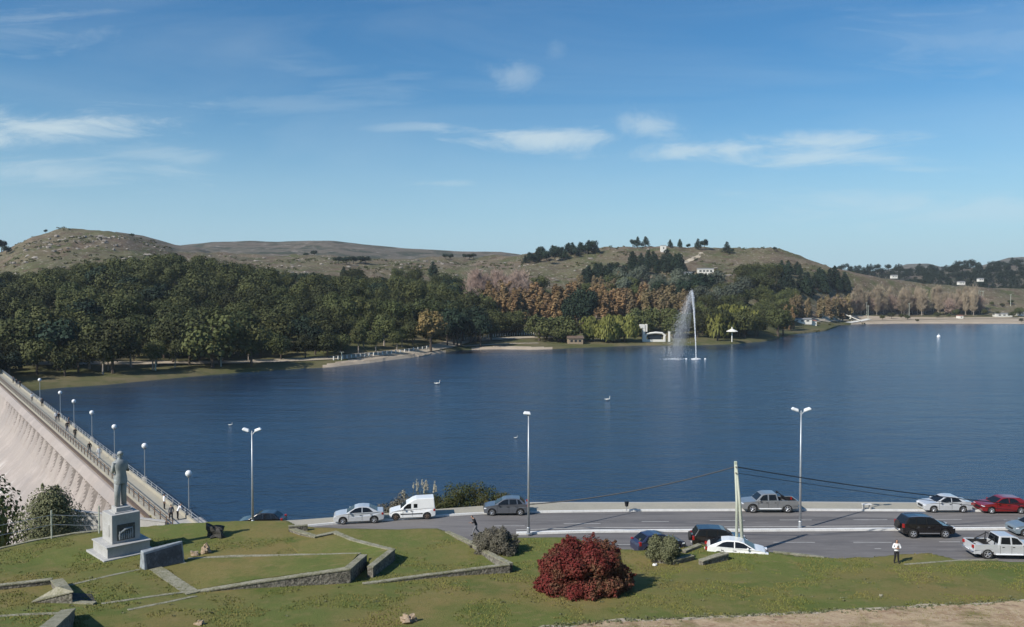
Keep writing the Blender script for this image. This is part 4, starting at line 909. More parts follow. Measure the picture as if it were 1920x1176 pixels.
def make_kind(kind, fn, leafm, barkm, nvar, n, leaf, seed, H, r, **kw):
    res = []
    for v in range(nvar):
        rg = random.Random(seed*100+v); cs = fn(rg)
        tm = MB(); trunkmesh(tm, H, r, [c for c in cs if rg.random() < .4][:6], rg, 0, kw.pop('top', .75) if 'top' in kw else .75)
        cm = MB(); leafcloud(cs, n, leaf, rg, cm, 0, **kw)
        jm = MB(); jm.v = tm.v+cm.v; o = len(tm.v); jm.f = tm.f+[tuple(i+o for i in f) for f in cm.f]; jm.mi = [0]*len(tm.f)+[1]*len(cm.f)
        res.append((tm.mesh('trunk', barkm), cm.mesh('crown', leafm), jm.mesh(kind, [barkm, leafm]), jm))
    TREES[kind] = (res, H)
make_kind('broadleaf', lambda rg: clumps_round(rg, 11, 5.4, .20, 13, 2.5), 'leafdark', 'bark', 8, 2100, .62, 1, 11, .30)
make_kind('eucalyptus', lambda rg: clumps_round(rg, 13, 4.8, .30, 12, 2.3), 'leafolive', 'palebark', 5, 1900, .62, 2, 13, .30)
make_kind('pine', lambda rg: clumps_cone(rg, 11, 3.6, .15, 16, 2.0), 'leafpine', 'bark', 4, 1300, .70, 3, 11, .28)
make_kind('roundpine', lambda rg: clumps_round(rg, 10, 4.2, .28, 12, 2.0), 'leafpine', 'bark', 3, 1200, .72, 4, 10, .30)
make_kind('poplar', lambda rg: clumps_column(rg, 13, 2.6, .12, 22, 1.25), 'leafautumn', 'palebark', 4, 1500, .55, 5, 13, .22, elong=1.6)
make_kind('brownpoplar', lambda rg: clumps_column(rg, 12, 2.8, .12, 20, 1.3), 'leafbrown', 'palebark', 3, 1100, .5, 6, 12, .22, elong=1.8)
make_kind('bluetree', lambda rg: clumps_round(rg, 11, 5.2, .15, 18, 2.1), 'leafblue', 'bark', 3, 1400, .75, 7, 11, .3)
make_kind('willow', lambda rg: clumps_round(rg, 9, 5.6, .05, 20, 2.0), 'leafwillow', 'bark', 3, 2400, .6, 8, 9, .35, droop=1, elong=2.2)
make_kind('olivetree', lambda rg: clumps_round(rg, 9, 4.8, .10, 18, 1.9), 'leafolive', 'bark', 3, 1500, .65, 9, 9, .28)
def bare(kind, leafm, seed, H, Wr, nv):
    res = []
    for v in range(nv):
        rg = random.Random(seed*31+v); tm = MB(); tm.tube([(0, 0, -.5), (0, 0, H*.5), (0, 0, H*.95)], [.22, .13, .03], 6)
        cm = MB()
        for i in range(150):
            t = rg.uniform(.15, .9); a = rg.uniform(0, 6.28); z0 = H*t; w = Wr*math.sin(math.pi*(.15+.8*t))*rg.uniform(.4, 1); ln = H*.22*rg.uniform(.6, 1.3)
            p0 = Vector((0, 0, z0*.85)); p1 = Vector((w*math.cos(a), w*math.sin(a), z0+ln*.55)); cm.tube([p0, (p0+p1)/2+Vector((0, 0, .1)), p1], [.055, .04, .02], 3, cap=False)
            for _ in range(9):
                f = rg.uniform(.25, 1); b = p0.lerp(p1, f); e = b+Vector((rg.gauss(0, .5), rg.gauss(0, .5), rg.uniform(.4, 1.5))); cm.tube([b, e], [.045, .02], 3, cap=False)
        jm = MB(); jm.v = tm.v+cm.v; o = len(tm.v); jm.f = tm.f+[tuple(i+o for i in f) for f in cm.f]; jm.mi = [0]*len(tm.f)+[1]*len(cm.f)
        res.append((tm.mesh('trunk', 'palebark'), cm.mesh('crown', leafm), jm.mesh(kind, ['palebark', leafm]), jm))
    TREES[kind] = (res, H)
bare('bare_poplar', 'twig', 11, 15, 3.4, 3); bare('bare_tree', 'twigpink', 12, 12, 5.0, 3)
NAMEOF = dict(broadleaf='broadleaf_tree', eucalyptus='eucalyptus_tree', pine='pine_tree', roundpine='pine_tree', poplar='poplar_tree', brownpoplar='poplar_tree', bluetree='grey_green_tree', willow='willow_tree', olivetree='olive_green_tree', bare_poplar='bare_poplar', bare_tree='bare_tree')
TR = random.Random(77)
def tree(kind, x, y, z, h, label, group=None, parts=False, wide=1.0, var=None, cat='tree'):
    res, H = TREES[kind]; k = TR.randrange(len(res)) if var is None else var; tm, cm, jm, _ = res[k]; s = h/H
    if parts:
        o = empty(NAMEOF[kind], (x, y, z), TR.uniform(0, 6.28), label, cat, group)
        for nm, me in (('trunk', tm), ('crown', cm)): c = bpy.data.objects.new(nm, me); COL.objects.link(c); c.parent = o
    else:
        o = bpy.data.objects.new(NAMEOF[kind], jm); COL.objects.link(o); o.location = (x, y, z); o.rotation_euler = (0, 0, TR.uniform(0, 6.28)); tag(o, label, cat, group)
    o.scale = (s*wide, s*wide, s); return o

# ================================================================== FAR LAND
shore = [(-500, 770), (-100, 745), (0, 738), (60, 733), (110, 728), (200, 722), (300, 712), (400, 703), (520, 694), (620, 689), (700, 680), (790, 668), (830, 662), (870, 656), (940, 655), (1000, 656), (1030, 655), (1100, 652), (1200, 648), (1300, 648), (1370, 646), (1440, 640), (1468, 632), (1490, 627), (1550, 621), (1575, 611), (1610, 608), (1700, 606.5), (1920, 607), (2500, 608)]
crest = [(-500, 800, 500), (-100, 800, 482), (0, 800, 474), (30, 800, 458), (60, 800, 444), (100, 800, 436), (150, 800, 431), (200, 800, 434), (240, 820, 440), (280, 850, 452), (340, 900, 470), (450, 950, 476), (600, 950, 478), (700, 950, 483), (850, 950, 484), (930, 950, 481), (1000, 900, 475), (1060, 900, 467), (1130, 880, 462), (1180, 880, 460), (1240, 880, 462), (1330, 880, 468), (1400, 860, 470), (1450, 850, 470), (1500, 830, 486), (1560, 800, 504), (1620, 800, 515), (1700, 820, 527), (1800, 850, 534), (1920, 900, 538), (2500, 900, 538)]
mid = [(-500, 480, 20), (0, 480, 26), (340, 500, 32), (600, 520, 27), (900, 560, 22), (1100, 610, 22), (1300, 620, 24), (1480, 640, 16), (1600, 740, 8), (1700, 780, 5), (2500, 800, 4)]
flat = [(-500, 45, 3), (0, 42, 3), (300, 40, 3), (620, 25, 3.0), (830, 20, 2.8), (1000, 60, 3), (1200, 45, 3), (1440, 30, 2.5), (1550, 60, 2.5), (1650, 60, 2.0), (2500, 60, 2.0)]
def sh_y(px): return 28*FPX/(interp(shore, px)-540)
def col_knots(px):
    ds = sh_y(px); c = [interp([(a, b) for a, b, _ in crest], px), interp([(a, b) for a, _, b in crest], px)]; zc = D(px, c[1], c[0]).z
    m = [interp([(a, b) for a, b, _ in mid], px), interp([(a, b) for a, _, b in mid], px)]; f = [interp([(a, b) for a, b, _ in flat], px), interp([(a, b) for a, _, b in flat], px)]
    return [(ds-12, -5), (ds, .02), (ds+2.5, .9), (ds+f[0], f[1]), (m[0], m[1]), (c[0], zc), (c[0]+60, zc-1.5), (c[0]+300, zc*.5)]
_ck = {}
def farz(x, y):
    px = 960+FPX*x/y; k = max(-500, min(2500, round(px/4)*4))
    if k not in _ck: _ck[k] = col_knots(k)
    kn = _ck[k]; ds = kn[1][0]
    if y < ds+30: z = interp(kn, y)
    else: z = (interp(kn, y-14)+2*interp(kn, y)+interp(kn, y+14))/4
    a = sstep(ds+40, ds+220, y); z += a*(4.0*fbm(x*.006, y*.006, 1, 4)+2.2*fbm(x*.03, y*.03, 2, 4)+.9*fbm(x*.09, y*.09, 4, 3))*(1 if px < 1550 else .5)
    return z
mb = MB(); pxs = [-500+8*i for i in range(376)]; V = []; NR = 120
for j in range(NR):
    for px in pxs:
        ds = sh_y(px); cy = interp([(a, b) for a, b, _ in crest], px)
        t = j/(NR-1)
        Y = lerp(ds-12, ds+60, t/.3) if t < .3 else lerp(ds+60, cy+320, (t-.3)/.7)
        x = (px-960)/FPX*Y; V.append((x, Y, farz(x, Y)))
w = len(pxs); F = []; MI = []
for j in range(NR-1):
    for i in range(w-1): F.append((j*w+i, j*w+i+1, (j+1)*w+i+1, (j+1)*w+i)); MI.append(0 if j < 52 else 1)
# sand at the right hand beach
mb.v = V; mb.f = F
def mi_of(f):
    c = V[f[0]]; px = 960+FPX*c[0]/c[1]; ds = sh_y(px); d = c[1]-ds
    if px > 1590 and d < 70+10*mn.noise(Vector((c[0]*.02, 0, 0))): return 2
    if 600 < px < 830 and d < 9*math.sin((px-600)/230*math.pi)**.6+2*mn.noise(Vector((c[0]*.15, 0, 0))): return 2
    if 880 < px < 1030 and d < 5*math.sin((px-880)/150*math.pi)**.6: return 2
    return 0 if d < 75 else 1
mb.mi = [mi_of(f) for f in F]
struct(mb.obj('hill_terrain', ['shorebank', 'hillgrass', 'sand'], smooth=True))
# far ridges
def ridge(name, pts, Y, zb, m, depth=500, amp=5):
    mb = MB(); xs_ = [pts[0][0]+10*i for i in range(int((pts[-1][0]-pts[0][0])/10)+1)]; V = []; nr = 26
    for j in range(nr):
        t = j/(nr-1)
        for px in xs_:
            zc = D(px, interp(pts, px), Y).z
            if t < .75: tt = t/.75; y = Y-depth*(1-tt); z = lerp(zb, zc, tt**1.3*(1.6-.6*tt))
            else: tt = (t-.75)/.25; y = Y+depth*.7*tt; z = zc-(zc-zb)*tt*tt*.8
            x = (px-960)/FPX*y; z += amp*fbm(x*.004, y*.004, 3, 5)*min(1, t*3)*(1 if t < .7 else .35); V.append((x, y, z))
    w = len(xs_); mb.add(V, [(j*w+i, j*w+i+1, (j+1)*w+i+1, (j+1)*w+i) for j in range(nr-1) for i in range(w-1)]); return struct(mb.obj(name, m, smooth=True))
ridge('distant_hill', [(120, 470), (180, 440), (220, 433), (270, 439), (330, 458), (370, 462), (420, 480)], 1150, 20, 'ridge', 400)
ridge('distant_hill', [(260, 480), (340, 459), (400, 453), (470, 451), (520, 453), (580, 451), (625, 450), (680, 457), (760, 465), (850, 470), (940, 472), (975, 477), (1040, 490)], 1650, 20, 'ridge', 650)
ridge('distant_hill', [(1480, 520), (1560, 507), (1640, 508), (1700, 510), (1760, 508), (1830, 500), (1920, 496), (2100, 492), (2300, 490)], 1350, 5, 'ridge', 420, 3)
ridge('distant_hill', [(1620, 512), (1670, 504), (1700, 495), (1740, 494), (1775, 503), (1820, 512)], 2700, 5, 'ridge', 500, 3)
ridge('distant_hill', [(1800, 508), (1860, 492), (1890, 483), (1930, 481), (2000, 484), (2100, 500)], 2700, 5, 'ridge', 500, 3)

# rocks strewn over the left hill
rg = random.Random(5); mb = MB()
def hillpt(px, Y): x = (px-960)/FPX*Y; return x, Y, farz(x, Y)
for _ in range(900):
    r_ = rg.random(); px = rg.gauss(190, 110) if r_ < .6 else rg.uniform(340, 1000) if r_ < .9 else rg.uniform(1000, 1550); Y = rg.uniform(520, 830) if r_ < .6 else rg.uniform(560, 900); x, y, z = hillpt(px, Y)
    if mn.noise(Vector((x*.012, y*.012, 7))) < -.05: continue
    s = rg.uniform(.45, 1.7); mb.ball((x, y, z+.2*s), (s*rg.uniform(.8, 1.9), s, s*rg.uniform(.4, .9)), 6, 4, jit=.8, seed=_)
o = mb.obj('scattered_rocks', 'hillrock'); o['kind'] = 'stuff'; tag(o, 'pale rocks strewn over the brown hillsides', 'rocks')
# low scrub on the hills
mb = MB()
for _ in range(2600):
    px = rg.uniform(-80, 1620); Y = rg.uniform(540, 880); x, y, z = hillpt(px, Y)
    if mn.noise(Vector((x*.015, y*.02, 3))) < .05: continue
    s = rg.uniform(.6, 2.0); leafcloud([(x, y, z+s*.3, s*1.3, s*1.3, s*.6)], 22, 1.1, rg, mb)
o = mb.obj('hill_scrub', 'leafbank'); o['kind'] = 'stuff'; tag(o, 'low dark scrub patches on the hillsides', 'scrub')

# left wood ----------------------------------------------------------
rg = random.Random(21)
wood_top = [(-120, 525), (0, 515), (100, 502), (200, 490), (280, 480), (330, 476), (400, 486), (470, 500), (560, 512), (640, 520), (740, 520), (840, 525), (905, 545), (925, 585)]
pts = []
def try_pt(px, Y, h, sep):
    x = (px-960)/FPX*Y
    for (a, b, *_r) in pts:
        if (a-x)**2+(b-Y)**2 < sep*sep: return
    pts.append((x, Y, h, px))
for _ in range(16000):
    px = rg.uniform(-130, 925); Y0 = sh_y(px)+interp([(-130, 15), (300, 15), (620, 13), (925, 22)], px); Y = Y0+rg.random()**1.2*(560-Y0)
    if not (Y0 < Y): continue
    h = rg.uniform(8, 17) if Y > Y0+12 else rg.uniform(8, 12)
    x = (px-960)/FPX*Y; z = farz(x, Y); topy = 588-FPX*((z+h*.95-CZ)*math.cos(PITCH)+Y*math.sin(PITCH))/(Y*math.cos(PITCH)-(z+h-CZ)*math.sin(PITCH))
    if topy < interp(wood_top, px)-3: continue
    try_pt(px, Y, h, 7.6 if Y < Y0+60 else 8.6)
pts.sort(key=lambda p: p[1]-sh_y(p[3])*.75)
rest = MB(); cnt = 0
for (x, y, h, px) in pts:
    z = farz(x, y)-.2; q = mn.noise(Vector((x*.03, y*.03, 9)))+rg.gauss(0, .18)
    kind = 'eucalyptus' if q > .22 else 'roundpine' if q < -.38 else 'broadleaf'
    if cnt < 280:
        front = y < sh_y(px)+55
        lb = {'eucalyptus': ('tall olive green eucalyptus in the wood on the left shore', 'eucalyptus trees in the left wood'), 'roundpine': ('very dark rounded pine in the wood on the left shore', 'dark pines in the left wood'), 'broadleaf': ('dark green broad tree in the wood on the left shore', 'dark green trees of the left wood')}[kind]
        zone = 'above the far end of the dam' if px < 170 else 'left of the round lighter tree' if px < 360 else 'behind the round lighter tree' if px < 500 else 'in the middle of the wood' if px < 680 else 'behind the golden tree'
        row = 'at the water side edge' if y < sh_y(px)+50 else 'in the second rows' if y < sh_y(px)+95 else 'on the upper slope'
        base = {'eucalyptus': 'tall olive green eucalyptus', 'roundpine': 'very dark rounded pine', 'broadleaf': 'dark green broad tree'}[kind]
        lb = ('%s %s, %s' % (base, zone, row), '%s %s %s' % (base, zone, row))
        tree(kind, x, y, z, h, lb[0], lb[1], parts=front, wide=rg.uniform(.85, 1.1)); cnt += 1
    else:
        res, H = TREES[kind]; jm = res[rg.randrange(len(res))][3]; s = h/H; ca, sa = math.cos(rg.random()*6), math.sin(rg.random()*6)
        a = rg.random()*6.28; ca, sa = math.cos(a), math.sin(a); o = len(rest.v)
        nf = len(jm.f); rest.v += [(x+s*(vx*ca-vy*sa), y+s*(vx*sa+vy*ca), z+s*vz) for vx, vy, vz in jm.v]; rest.f += [tuple(i+o for i in f) for f in jm.f]; rest.mi += [m_ if m_ == 0 else {'broadleaf': 1, 'eucalyptus': 2, 'roundpine': 3}[kind] for m_ in jm.mi]
if rest.v:
    o = rest.obj('distant_wood', ['bark', 'leafdark', 'leafolive', 'leafpine']); o['kind'] = 'stuff'; tag(o, 'upper part of the dark wood climbing the left hillside', 'wood')
print('WOOD', len(pts), cnt)
def put(kind, px, pyb, h_px, label, group=None, parts=True, wide=1.0, Y=None, var=None):
    """pyb: row of the trunk foot; found on the far terrain"""
    if Y is None:
        lo = sh_y(px)+.5; Y = lo
        while Y < 1000:
            x = (px-960)/FPX*Y; z = farz(x, Y); row = 588-FPX*((z-CZ)*math.cos(PITCH)+Y*math.sin(PITCH))/(Y*math.cos(PITCH)-(z-CZ)*math.sin(PITCH))
            if row <= pyb: break
            Y += 3
    x = (px-960)/FPX*Y; z = farz(x, Y); return tree(kind, x, Y, z-.1, h_px*Y/FPX, label, group, parts, wide, var)
# single trees
make_kind('goldtree', lambda rg: clumps_round(rg, 11, 5.6, .30, 22, 1.7), 'leafgold', 'bark', 1, 1900, .62, 15, 11, .32); NAMEOF['goldtree'] = 'golden_tree'
put('goldtree', 808, 664, 78, 'golden autumn tree at the water edge in front of the dark wood', wide=1.0)
put('olivetree', 398, 690, 105, 'round lighter green tree in front of the left wood', wide=.95)
put('broadleaf', 210, 702, 100, 'dark leaning tree nearest the water on the left bank', wide=1.0)
put('broadleaf', 470, 690, 85, 'dark tree over the shore road right of the lighter round tree')
for px, b, h, lb in [(812, 520, 30, 'lone dark conifer standing on the brown slope above the wood'), (645, 523, 22, 'left dark tree of two on the slope above the wood'), (673, 530, 24, 'right dark tree of two on the slope above the wood')]: put('pine', px, b, h, lb)
for px, b, h, n in [(575, 474, 10, 'roundpine'), (590, 474, 13, 'roundpine')]: put(n, px, b, h, 'small dark tree pair on the skyline field at centre left', 'skyline pair at centre left', False, 1.4)
for px, w_ in [(635, 1), (650, 1), (663, 1), (676, 1), (686, 1)]: put('roundpine', px, 496, 15, 'dark tree in the short row on the brown field at centre left', 'row on the brown field', False, 1.5)
# conifer group on the skyline at px 985-1120
for i in range(34):
    t = i/33; px = lerp(985, 1118, t)+rg.uniform(-3, 3); b = interp([(985, 494), (1020, 488), (1060, 482), (1118, 472)], px)+rg.uniform(-3, 5); put('pine' if rg.random() < .5 else 'roundpine', px, b, rg.uniform(14, 24), 'dark pine in the clump on the skyline left of the hill summit', 'pine clump on the skyline', False, rg.uniform(.9, 1.3))
for px, b, h, k in [(1186, 464, 15, 'roundpine'), (1195, 464, 20, 'pine'), (1210, 463, 20, 'pine')]: put(k, px, b, h, 'dark pine of the three standing left of the white hut on the summit', 'three summit pines', False, 1.1)
for px, b, h, k in [(1256, 466, 15, 'pine'), (1274, 467, 18, 'pine'), (1290, 467, 10, 'roundpine'), (1308, 468, 20, 'pine'), (1320, 469, 20, 'roundpine'), (1362, 475, 22, 'pine'), (1372, 478, 12, 'roundpine'), (1452, 474, 9, 'roundpine')]: put(k, px, b, h, 'dark pine dotted along the skyline right of the white hut', 'skyline pines right of the hut', False, 1.0)
for px, b, h in [(28, 455, 16), (88, 438, 8), (70, 441, 6), (250, 446, 8), (5, 474, 24), (14, 480, 18), (-5, 476, 26)]: put('roundpine', px, b, h, 'small dark tree on the skyline of the rocky left hill', 'skyline trees on the left hill', False, 1.1)
for px in (872, 880, 888, 835, 845): put('roundpine', px, 487, 11, 'tiny dark tree on the far skyline left of centre', 'far skyline trees', False, 1.3)
# centre park
def mass(kind, n, x0, x1, y0, y1, h0, h1, label, group, parts=False, w0=.9, w1=1.2):
    for _ in range(n):
        px = rg.uniform(x0, x1); sx = '' if n < 9 else (', left part', ', middle part', ', right part')[min(2, int(3*(px-x0)/(x1-x0)))]
        put(kind, px, rg.uniform(y0, y1), rg.uniform(h0, h1), label+sx, group+sx, parts, rg.uniform(w0, w1))
mass('pine', 22, 1065, 1200, 522, 534, 24, 34, 'dark conifer in the row across the middle of the central hill', 'conifer row on the central hill')
mass('pine', 20, 1175, 1285, 500, 520, 24, 38, 'dark conifer in the dense stand below the hill summit', 'conifer stand below the summit')
mass('bluetree', 18, 1160, 1300, 532, 566, 26, 40, 'grey green round tree below the dark conifer stand', 'grey green trees on the central hill')
mass('roundpine', 8, 1230, 1290, 555, 590, 32, 44, 'dark round tree left of the fountain top', 'dark trees behind the fountain')
mass('bluetree', 7, 1310, 1400, 540, 580, 30, 44, 'grey green tree on the slope right of the fountain', 'grey green trees right of the fountain')
mass('brownpoplar', 16, 1060, 1160, 540, 570, 22, 34, 'brownish bush-like tree on the slope above the orange poplars', 'brown trees on the lower slope', False, 1.3, 1.8)
mass('olivetree', 16, 1090, 1190, 545, 580, 20, 34, 'dull green tree on the slope between poplars and conifers', 'green trees on the lower slope', False, 1.1, 1.5)
mass('roundpine', 12, 1290, 1345, 545, 560, 26, 38, 'dark tree round the white hillside house', 'dark trees by the hillside house')
mass('broadleaf', 20, 1385, 1460, 524, 552, 24, 36, 'dark green tree on the right slope of the central hill', 'dark trees on the right slope')
mass('pine', 26, 1460, 1585, 534, 560, 24, 38, 'dark conifer in the group descending the right slope', 'conifers down the right slope')
mass('pine', 8, 1455, 1500, 510, 530, 20, 26, 'dark conifer high on the right shoulder of the hill', 'conifers on the right shoulder')
mass('bare_tree', 24, 880, 985, 568, 592, 50, 68, 'bare pinkish tree left of the orange poplars', 'bare trees beside the poplars', False, 1.0, 1.3)
mass('poplar', 64, 915, 1082, 584, 610, 40, 58, 'orange autumn poplar in the tall row behind the park', 'orange poplars behind the park', False, 1.3, 1.9)
mass('poplar', 30, 1105, 1225, 584, 602, 38, 54, 'orange brown autumn poplar right of the dark cypress', 'orange brown poplars at centre', False, 1.3, 1.9)
mass('brownpoplar', 22, 1180, 1300, 590, 612, 40, 56, 'brown half-bare tree behind the white waterside arch', 'brown trees behind the arch', False, 1.1, 1.5)
mass('olivetree', 10, 960, 1010, 555, 575, 24, 38, 'green tree rising behind the orange poplars', 'green trees behind the poplars')
mass('roundpine', 12, 838, 905, 640, 652, 50, 74, 'dark tree at the right end of the left wood', 'right end of the left wood', True, .7, .9)
mass('broadleaf', 10, 925, 990, 622, 632, 30, 42, 'low dark green tree under the orange poplars', 'low dark trees under the poplars', True, 1.0, 1.3)
mass('roundpine', 5, 1070, 1105, 612, 626, 62, 76, 'tall black green conifer between the two poplar rows', 'tall conifers between poplar rows', True, .7, .8)
mass('olivetree', 9, 1000, 1065, 632, 644, 38, 50, 'olive brown tree by the small pavilion on the central shore', 'olive trees on the central shore', True, 1.0, 1.2)
mass('willow', 7, 1098, 1172, 640, 643, 40, 50, 'yellow green willow on the central shore left of the white arch', 'willows left of the arch', True, .85, 1.05)
mass('olivetree', 14, 1190, 1290, 618, 636, 36, 48, 'dull green tree behind the white waterside arch', 'green trees behind the arch', True, .9, 1.1)
mass('willow', 4, 1320, 1400, 618, 636, 42, 56, 'yellow green willow on the headland right of the fountain', 'willows on the right headland', True, .9, 1.2)
mass('broadleaf', 22, 1300, 1482, 622, 636, 36, 58, 'dark green tree on the headland right of the fountain', 'dark trees on the right headland', True, .85, 1.1)
mass('broadleaf', 30, 1300, 1480, 572, 612, 24, 36, 'olive tree on the park slope right of the fountain', 'park trees right of the fountain', False, .9, 1.2)
mass('olivetree', 30, 1290, 1490, 556, 604, 20, 32, 'yellowish green tree on the park slope right of the fountain', 'yellowish park trees right of the fountain', False, .9, 1.2)
mass('poplar', 5, 1470, 1492, 612, 622, 30, 42, 'small orange autumn tree at the tip of the headland', 'orange trees at the headland tip', True, .9, 1.2)
mass('brownpoplar', 22, 1480, 1600, 590, 600, 24, 40, 'brown scrubby tree beyond the headland', 'brown trees beyond the headland', False, 1.1, 1.5)
mass('broadleaf', 16, 640, 940, 535, 552, 26, 36, 'dark tree along the upper rim of the wood at centre left', 'upper rim trees', False, .9, 1.2)
mass('bare_poplar', 60, 1600, 1828, 584, 592, 34, 52, 'tall bare pale poplar in the row behind the far beach', 'bare poplars behind the far beach', False, .9, 1.3)
mass('bare_tree', 16, 1560, 1840, 586, 592, 22, 34, 'low bare brown tree under the pale poplar row', 'low bare trees behind the far beach', False, 1.1, 1.5)
for px, b, h in [(1655, 600, 12), (1672, 598, 16), (1690, 597, 12), (1702, 600, 14), (1758, 596, 14), (1780, 596, 10), (1793, 594, 18), (1847, 592, 16), (1868, 594, 14), (1900, 596, 16), (1912, 594, 22), (1720, 606, 8), (1916, 606, 10), (1820, 585, 16), (1835, 582, 14), (1880, 576, 10), (1860, 574, 10), (1895, 572, 12)]: put('broadleaf', px, b, h*.8, 'small dark bush-like tree scattered on the far beach at right', 'small trees on the far beach', False, 1.2)
# right far wood on the ridge
mb = MB(); rgw = random.Random(8)
for _ in range(560):
    px = rgw.uniform(1560, 2080); t = rgw.random(); Y = lerp(1000, 1360, t)
    cz = D(px, interp([(1480, 520), (1560, 507), (1640, 508), (1700, 510), (1760, 508), (1830, 500), (1920, 496), (2100, 492)], px), 1350).z
    z = lerp(8, cz, max(0, (Y-950)/400)**.9); x = (px-960)/FPX*Y
    if mn.noise(Vector((x*.01, Y*.01, 4))) < -.25 and t < .8: continue
    if px < 1700 and t < .45: continue
    res, H = TREES['pine' if rgw.random() < .6 else 'roundpine']; jm = res[rgw.randrange(len(res))][3]; s = rgw.uniform(.8, 1.25); o = len(mb.v)
    step = 3; vv = [(x+s*1.25*vx, Y+s*1.25*vy, z+s*vz) for vx, vy, vz in jm.v]
    mb.v += vv; ff = [f for i, f in enumerate(jm.f) if i % 2 == 0]; mb.f += [tuple(i+o for i in f) for f in ff]; mb.mi += [0]*len(ff)
o = mb.obj('distant_wood', 'leafpine'); o['kind'] = 'stuff'; tag(o, 'dark pine wood covering the far right ridge', 'wood')

# shore roads and paths
def farstrip(name, A, w, m, dz=.12, kind='structure'):
    P = []
    for i in range(len(A)-1):
        for k in range(8): P.append((lerp(A[i][0], A[i+1][0], k/8), lerp(A[i][1], A[i+1][1], k/8)))
    P.append(A[-1]); Q = []
    for px, py in P:
        Y = sh_y(px)+.3
        while Y < 1000:
            x = (px-960)/FPX*Y; z = farz(x, Y); row = 540-FPX*(z-CZ)/Y
            if row <= py: break
            Y += 1.0
        Q.append(Vector((x, Y)))
    mb = MB(); vs = []
    for i, q in enumerate(Q):
        d = (Q[min(i+1, len(Q)-1)]-Q[max(i-1, 0)]).normalized(); n_ = Vector((-d.y, d.x))
        for s in (-w/2, 0, w/2): r_ = q+n_*s; vs.append((r_.x, r_.y, farz(r_.x, r_.y)+dz))
    mb.add(vs, [(i*3+k, i*3+k+1, (i+1)*3+k+1, (i+1)*3+k) for i in range(len(Q)-1) for k in range(2)]); o = mb.obj(name, m); return struct(o), Q
farstrip('shore_road', [(60, 684), (200, 682), (300, 682), (420, 681), (520, 678), (640, 671), (740, 662), (800, 656), (830, 650), (860, 642), (900, 638), (1000, 633), (1060, 634)], 7, 'track', .25)
_, Q = farstrip('shore_path', [(640, 684), (700, 676), (770, 666), (800, 660)], 4, 'sand', .12)
farstrip('shore_path', [(870, 650), (900, 648), (960, 645), (1010, 644)], 3, 'track', .15)
farstrip('hill_track', [(1282, 494), (1300, 486), (1316, 479), (1312, 474)], 5, 'track', .3)
farstrip('shore_road', [(1590, 603), (1700, 600), (1800, 598), (1930, 597)], 5, 'track', .3)
farstrip('shore_road', [(1500, 604), (1540, 601), (1600, 600)], 5, 'track', .3)
# bollards along the shore road
mbb = MB(); mbb.tube([(0, 0, -.3), (0, 0, 1.1)], [.28, .22], 7); mbb.ball((0, 0, 1.15), .25, 7, 5); bme = mbb.mesh('bollard', 'housewhite')
for i in range(34):
    px = lerp(862, 1010, i/33); py = interp([(862, 640), (900, 634), (950, 630), (1010, 628)], px); Y = sh_y(px)
    while Y < 700:
        x = (px-960)/FPX*Y
        if 540-FPX*(farz(x, Y)-CZ)/Y <= py: break
        Y += 1
    o = bpy.data.objects.new('bollard', bme); COL.objects.link(o); o.location = (x, Y, farz(x, Y)); tag(o, 'white bollard in the row along the curving shore road', 'bollard', 'white bollards on the shore road')
for i in range(22):
    px = lerp(625, 800, i/21); py = interp([(625, 676), (700, 668), (760, 661), (800, 655)], px); Y = sh_y(px)+1
    while Y < 700:
        x = (px-960)/FPX*Y
        if 540-FPX*(farz(x, Y)-CZ)/Y <= py: break
        Y += 1
    o = bpy.data.objects.new('bollard', bme); COL.objects.link(o); o.location = (x, Y, farz(x, Y)); tag(o, 'white bollard in the row on the low bank below the dark wood', 'bollard', 'white bollards below the wood')

# buildings --------------------------------------------------------------
def farpt(px, py):
    Y = sh_y(px)+.5
    while Y < 1300:
        x = (px-960)/FPX*Y
        if 540-FPX*(farz(x, Y)-CZ)/Y <= py: break
        Y += 1.5
    return Vector((x, Y, farz(x, Y)))
def house(px, py, w, d, h, label, roofm='rooftile', rz=0, roofh=1.6, wins=3, cat='house', name='house', loc=None):
    p = loc or farpt(px, py); root = empty(name, p, rz, label, cat)
    mb = MB(); mb.box((0, 0, h/2-.5), (w, d, h+1)); wl = mb.obj('walls', 'housewhite', root)
    mb = MB()
    if roofh > 0: mb.add([(-w/2-.4, -d/2-.4, h), (w/2+.4, -d/2-.4, h), (w/2+.4, d/2+.4, h), (-w/2-.4, d/2+.4, h), (-w/2-.4, 0, h+roofh), (w/2+.4, 0, h+roofh)], [(0, 1, 5, 4), (2, 3, 4, 5), (0, 4, 3), (1, 2, 5), (3, 2, 1, 0)])
    else: mb.box((0, 0, h+.15), (w+.5, d+.5, .3))
    mb.obj('roof', roofm, root)
    for i in range(wins):
        mb = MB(); xx = (i-(wins-1)/2)*w/(wins+.5); mb.box((xx, -d/2-.02, h*.55), (w*.12+.3, .12, h*.34)); mb.obj('window', 'window', root)
    return root
house(1243, 472, 5.0, 5, 5.5, 'small white square hut on the hill summit', 'roofgrey', 0, 0, 1, 'hut', 'hut')
house(1285, 522, 9, 7, 4.2, 'lower left white house among the trees on the central hill', 'roofgrey', .2, .9, 3)
house(1322, 514, 13, 7, 3.8, 'upper white house on the central hill, right of the fountain top', 'roofgrey', -.1, .8, 4)
house(1340, 521, 6, 5, 3.0, 'little white outbuilding right of the upper hill house', 'rooftile', 0, .8, 1)
house(1235, 573, 5, 4, 2.4, 'small pale roofed house half hidden by brown trees', 'track', 0, .7, 1)
house(1078, 645, 7, 5, 2.6, 'low dark roofed pavilion by the water left of the willows', 'rust', .1, 1.2, 3, 'pavilion', 'pavilion')
